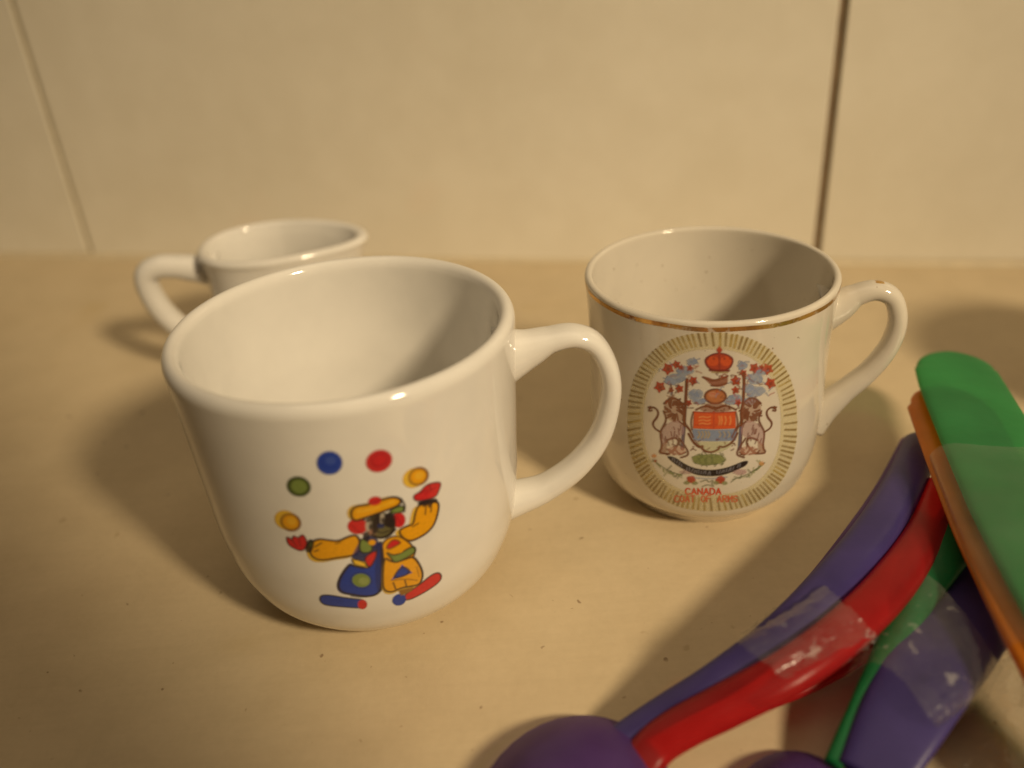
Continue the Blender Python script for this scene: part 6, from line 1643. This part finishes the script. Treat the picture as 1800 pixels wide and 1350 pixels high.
# unseen tall cylinder, added beside the viewpoint only to shade the table's lower left
blocker = empty('shade_blocker', (68, -82, 0))
tag(blocker, 'unseen tall dark cylinder added to shade the lower left corner', 'shade_blocker')
blocker_m = flat_material('blocker_dark', (0.10, 0.08, 0.06), 0.5, 0.1)
V, Fc = lathe([(44, 0), (46, 1.5), (46, 280), (45, 282)], 64)
link('blocker_body', V, Fc, blocker_m, blocker)
V, Fc = lathe([(45, 282), (47, 282.5), (47, 300), (45, 303), (10, 305)], 64)
link('blocker_top', V, Fc, blocker_m, blocker)

# ------------------------------------------------------------------ taped bundle of plastic spoons
P_violet = plastic('violet_plastic', (0.090, 0.066, 0.27), 0.14, 0.34)
P_purple = plastic('purple_plastic', (0.180, 0.085, 0.34), 0.38, 0.34)
P_red = plastic('red_plastic', (0.56, 0.026, 0.028), 0.40, 0.34, 0.9)
P_dgreen = plastic('green_plastic', (0.020, 0.26, 0.085), 0.20, 0.34)
P_green = plastic('mint_green_plastic', (0.060, 0.40, 0.135), 0.36, 0.30)
P_orange = plastic('orange_plastic', (0.85, 0.28, 0.02), 0.22, 0.32)

def spoon_handle(root, pts, widths, thicks, mat, n=64, up=Vector((0, 0, 1)), round_start=True, power=2.6, tilt=0.0):
    path = catmull(pts, n)
    wi = np.interp(np.linspace(0, 1, n + 1), np.linspace(0, 1, len(widths)), widths)
    ti = np.interp(np.linspace(0, 1, n + 1), np.linspace(0, 1, len(thicks)), thicks)
    # rounded free end
    L = [0.0]
    for i in range(1, n + 1):
        L.append(L[-1] + (path[i] - path[i-1]).length)
    if round_start:
        dense = []
        R0 = wi[0] / 2
        extra = [path[0] + (path[1] - path[0]).normalized() * (R0 * (1 - math.cos(a))) for a in np.linspace(0.06, math.pi / 2, 14)]
        ew = [max(0.3, wi[0] * math.sin(a)) for a in np.linspace(0.06, math.pi / 2, 14)]
        et = [ti[0] * (0.45 + 0.55 * math.sin(a) ** 0.5) for a in np.linspace(0.06, math.pi / 2, 14)]
        keep = [i for i in range(n + 1) if L[i] > R0 * 1.05]
        path = extra + [path[i] for i in keep]
        wi = np.array(ew + [wi[i] for i in keep]); ti = np.array(et + [ti[i] for i in keep])
    def side(i, t):
        s = t.cross(up)
        return s * math.cos(tilt) + up * math.sin(tilt)
    V, Fc = sweep(path, wi, ti, side, nseg=24, power=power)
    o_ = root.location / MM
    V = [(v[0] - o_.x, v[1] - o_.y, v[2] - o_.z) for v in V]
    return link('handle', V, Fc, mat, root)

def spoon_bowl(root, centre, direction, length, width, depth, mat, tilt=0.0, thick=1.4, flip=True):
    """egg-shaped shallow bowl; direction is the horizontal heading of its tip"""
    nu, nv = 22, 40
    V, Fc = [], []
    def pt(r, a, off):
        x = math.cos(a) * r; y = math.sin(a) * r
        egg = 1 - 0.14 * x
        z = depth * (r ** 2.2) + off
        return Vector((x * length / 2, y * width / 2 * egg, (-z if flip else z)))
    d = Vector(direction).normalized(); s = Vector((-d.y, d.x, 0))
    o_ = root.location / MM
    rows = [(r / nu, 0) for r in range(1, nu + 1)] + [(1.02, thick * 0.5)] + [(r / nu, thick) for r in range(nu, 0, -1)]
    for (r, off) in rows:
        for k in range(nv):
            p = pt(r, 2 * math.pi * k / nv, off)
            px = p.x * math.cos(tilt) - p.z * math.sin(tilt); pz = p.x * math.sin(tilt) + p.z * math.cos(tilt)
            q = Vector(centre) + d * px + s * p.y + Vector((0, 0, pz)) - o_
            V.append(tuple(q))
    n = len(rows)
    for i in range(n - 1):
        for k in range(nv):
            k2 = (k + 1) % nv
            Fc.append((i*nv + k, i*nv + k2, (i+1)*nv + k2, (i+1)*nv + k))
    Fc.append(tuple(range(nv))); Fc.append(tuple((n-1)*nv + k for k in range(nv)))
    return link('bowl', V, Fc, mat, root)

def spoon(pts, base, label):
    e = empty('plastic_spoon', base)
    tag(e, label, 'spoon', 'taped bundle of coloured plastic spoons')
    return e

GRP = None
pts = [(102.6, 184.3, 9.0), (87.6, 161.7, 13.0), (72.2, 141.5, 16.0), (58.0, 126.6, 17.0), (45.1, 116.0, 16.0), (33.5, 110.2, 13.0), (24.0, 107.9, 9.0), (17.1, 105.7, 6.5), (11.3, 103.5, 4.5)]
s1 = spoon(pts, (9.2, 104.0, 0.0), 'blue-violet plastic spoon running along the outer edge of the bundle, bowl at the bottom')
bc = Vector((2.9, 90.0, 13.5))
spoon_handle(s1, pts, [8.6, 8.8, 8.8, 8.4, 7.8, 7.0, 6.0, 5.4, 5.0], [5.0, 5.2, 5.2, 5.0, 4.6, 4.2, 3.6, 3.2, 3.0], P_violet)
spoon_bowl(s1, bc, (bc.x - pts[-1][0], bc.y - pts[-1][1], 0), 46, 32, 9.5, P_purple)

pts = [(104.1, 190.2, 5.0), (88.0, 167.8, 6.5), (73.2, 149.9, 7.5), (58.6, 134.4, 7.5), (44.9, 123.0, 7.0), (33.8, 116.5, 6.0)]
s2 = spoon(pts, (35.3, 121.7, 0.0), 'dusky purple plastic spoon lowest in the stack, only its edge showing beside the blue-violet one')
spoon_handle(s2, pts, [7.0, 7.2, 7.2, 7.0, 6.6, 5.0], [3.0, 3.2, 3.2, 3.2, 3.0, 2.6], P_purple)
bc = Vector((18.1, 108.6, 0.0))

pts = [(98.4, 163.5, 11.0), (85.5, 144.3, 14.0), (69.8, 126.2, 17.0), (56.8, 114.6, 18.0), (44.2, 106.8, 17.0), (33.0, 104.2, 13.0), (25.1, 103.0, 9.5), (19.8, 101.2, 7.0), (16.0, 97.0, 5.5), (12.9, 90.4, 4.0)]
s3 = spoon(pts, (17.7, 102.7, 0.0), 'upper red plastic spoon lying between the blue-violet and dark green ones')
spoon_handle(s3, pts, [8.4, 8.4, 8.4, 8.2, 8.0, 7.6, 7.0, 6.0], [5.0, 5.2, 5.2, 5.2, 5.0, 4.6, 4.0, 3.2], P_red)
bc = Vector((10.0, 82.9, 7.0))
spoon_bowl(s3, bc, (bc.x - pts[-2][0], bc.y - pts[-2][1], 0), 36, 24, 6.0, P_red)

pts = [(101.0, 159.7, 6.0), (87.8, 143.8, 6.5), (73.8, 130.3, 6.0), (62.0, 121.5, 5.0), (52.0, 115.9, 3.8), (42.9, 112.0, 2.5)]
s8 = spoon(pts, (52.1, 116.7, 0.0), 'added second red plastic spoon, low inside the upper red one, standing in for dark red shade')
spoon_handle(s8, pts, [8.0, 8.2, 8.0, 6.8, 4.6, 2.0], [3.0, 3.2, 3.2, 3.0, 2.4, 1.2], P_red)  # extra spoon added to fill the dark red shade beside the upper one

pts = [(100.3, 152.7, 13.0), (84.4, 135.1, 15.0), (72.3, 122.8, 14.5), (62.6, 111.6, 12.0), (55.3, 103.5, 9.0), (49.1, 96.1, 6.0)]
s4 = spoon(pts, (51.3, 100.4, 0.0), 'dark green plastic spoon with a thin neck between the red and the broad purple one')
spoon_handle(s4, pts, [9.5, 8.6, 7.2, 4.6, 3.4, 3.2], [3.4, 3.4, 3.2, 3.0, 2.8, 2.6], P_dgreen)

pts = [(107.2, 148.0, 9.0), (89.3, 128.2, 11.0), (73.5, 112.3, 13.0), (62.4, 101.2, 11.0), (53.7, 92.2, 7.0)]
s5 = spoon(pts, (56.5, 97.1, 0.0), 'broad dark purple plastic spoon partly under clear tape, beneath the orange one')
spoon_handle(s5, pts, [17, 17, 16.5, 14, 11], [3.6, 3.8, 3.8, 3.4, 3.0], P_violet)
bc = Vector((38.9, 87.7, 9.0))
spoon_bowl(s4, bc, (-0.6, -0.8, 0), 32, 20, 6.5, P_purple)

pts = [(116.8, 205.6, 21.0), (111.8, 187.8, 21.5), (104.9, 160.7, 23.0), (98.3, 135.1, 24.5), (93.8, 114.1, 25.0), (90.9, 94.6, 23.0), (92.1, 77.8, 16.0)]
s6 = spoon(pts, (104.1, 87.9, 0.0), 'bright green plastic spoon with broad rounded handle end on top of the bundle')
spoon_handle(s6, pts, [18.5, 20.5, 21, 20.5, 19, 16, 12], [2.6, 2.8, 2.9, 3.0, 3.2, 3.4, 3.2], P_green, power=3.0)
po = [(x - 3.9, y - 2.2, z - 3.6) for x, y, z in pts]
po[0] = tuple(Vector(po[0]).lerp(Vector(po[1]), 0.55))
s7 = spoon(po, (101.1, 86.1, 0.0), 'orange plastic spoon nested directly under the bright green one')
spoon_handle(s7, po, [17.5, 20, 20.5, 20, 18.5, 15.5, 12], [2.6, 2.8, 2.9, 3.0, 3.2, 3.4, 3.2], P_orange, power=3.0)
e6 = Vector(pts[-1]); d6 = (Vector(pts[-1]) - Vector(pts[-2]))
spoon_bowl(s6, e6 + d6.normalized() * 18 + Vector((0, 0, -2)), d6, 46, 30, 7, P_green)
spoon_bowl(s7, e6 + d6.normalized() * 17 + Vector((-2, -2, -6)), d6, 46, 30, 7, P_orange)

# ------------------------------------------------------------------ clear tape
film = film_mat('clear_tape_film', 0.034, 0.3, 6.0)
film_wound = film_mat('clear_tape_wound', 0.03, 0.15, 0.0)
rnd = random.Random(3)
def tape(name_label, rails, nu=18, nv=30, jitter=0.32):
    """loft a film through rails (each rail: control points running across the bundle)"""
    R = [catmull(r, nv) for r in rails]
    cols = []
    for k in range(nv + 1):
        cols.append(catmull([tuple(R[i][k]) for i in range(len(R))], nu) if len(R) > 2 else [R[0][k].lerp(R[1][k], t / nu) for t in range(nu + 1)])
    c0 = sum((cols[k][i] for k in range(nv + 1) for i in range(nu + 1)), Vector()) / ((nv + 1) * (nu + 1))
    base = Vector((c0.x, c0.y, min(c.z for cc in cols for c in cc)))
    V = []
    for k in range(nv + 1):
        for i in range(nu + 1):
            p = cols[k][i]
            j = Vector((rnd.uniform(-1, 1), rnd.uniform(-1, 1), rnd.uniform(-.2, 1))) * jitter
            V.append(tuple(p + j - base))
    Fc = []
    for k in range(nv):
        for i in range(nu):
            a = k * (nu + 1) + i
            Fc.append((a, a + 1, a + nu + 2, a + nu + 1))
    ob = link('clear_tape', V, Fc, film)
    ob.location = base * MM
    tag(ob, name_label, 'tape', 'clear tape on the spoons')
    return ob

tape('crumpled clear tape across the blue-violet and red spoons', [
    [(41.6, 124.3, 9.0), (36.7, 112.2, 19.0), (39.9, 104.6, 20.5), (44.2, 103.7, 17.0)],
    [(50.8, 131.2, 9.0), (46.0, 115.4, 21.0), (49.0, 108.1, 22.0), (54.4, 107.8, 17.0)],
    [(59.3, 137.8, 9.0), (55.1, 121.2, 21.5), (57.5, 112.7, 22.5), (61.4, 112.1, 18.0)]])
tape('smooth clear tape over the dark green and broad purple spoons', [
    [(54.0, 107.9, 12.0), (59.2, 108.2, 16.0), (62.1, 102.6, 17.0), (64.3, 96.0, 15.0), (70.3, 101.3, 5.0)],
    [(65.6, 121.3, 14.0), (67.7, 115.9, 17.0), (70.1, 107.9, 18.0), (72.4, 100.8, 16.0), (79.7, 107.2, 5.0)],
    [(74.1, 130.3, 15.0), (77.1, 127.8, 17.0), (78.5, 117.4, 18.0), (80.0, 108.2, 16.0), (87.5, 114.4, 5.0)]], jitter=0.12)
# wrap round the green and orange handles
gp = catmull([(116.8, 205.6, 21.0), (111.8, 187.8, 21.5), (104.9, 160.7, 23.0), (98.3, 135.1, 24.5), (93.8, 114.1, 25.0), (90.9, 94.6, 23.0), (92.1, 77.8, 16.0)], 60)
def wrap(label, i0, i1):
    V, Fc = [], []
    n = 30; rows = i1 - i0 + 1
    c0 = gp[i0]
    for i in range(i0, i1 + 1):
        t = (gp[i+1] - gp[i-1]).normalized(); s = t.cross(Vector((0, 0, 1))).normalized(); u = s.cross(t)
        cc = gp[i] + Vector((-1.3, -.9, -1.8)) - Vector((c0.x, c0.y, 0))
        for k in range(n):
            a = 2 * math.pi * k / n
            x = math.copysign(abs(math.cos(a)) ** 0.7, math.cos(a)) * 12.0; y = math.copysign(abs(math.sin(a)) ** 0.7, math.sin(a)) * 3.75
            off = 0
            if i == i0: off = 0.5 * math.sin(5 * a)
            V.append(tuple(cc + s * x + u * y + t * off))
    for i in range(rows - 1):
        for k in range(n):
            k2 = (k + 1) % n
            Fc.append((i*n + k, i*n + k2, (i+1)*n + k2, (i+1)*n + k))
    ob = link('clear_tape', V, Fc, film_wound)
    ob.location = Vector((c0.x, c0.y, 0)) * MM
    tag(ob, label, 'tape', 'clear tape on the spoons')
wrap('clear tape wound round the bright green and orange spoon handles', 21, 46)

# loose clear wrapper lying on the table by the spoons
film2 = film_mat('clear_wrapper_film', 0.035, 0.9, 2.0, 3.0)
c = [(54.0, 98.6, 1.0), (88.7, 119.4, 1.0), (104.3, 124.5, 1.0), (88.7, 90.5, 1.0)]
V, Fc = [], []
n = 26
a, b_, c_, d_ = [Vector(q) for q in c]
for j in range(n + 1):
    for i in range(n + 1):
        u_, v_ = i / n, j / n
        p = a.lerp(b_, v_).lerp(d_.lerp(c_, v_), u_)
        p.z = 0.5 + 2.2 * abs(math.sin(u_ * 7 + v_ * 2.5)) * u_ + rnd.uniform(0, 0.35)
        V.append(tuple(p - Vector((a.x, a.y, 0))))
for j in range(n):
    for i in range(n):
        q = j * (n + 1) + i
        Fc.append((q, q + 1, q + n + 2, q + n + 1))
w = link('clear_wrapper', V, Fc, film2)
w.location = Vector((a.x, a.y, 0)) * MM
tag(w, 'loose crinkled clear plastic wrapper on the table in the lower right corner', 'wrapper')
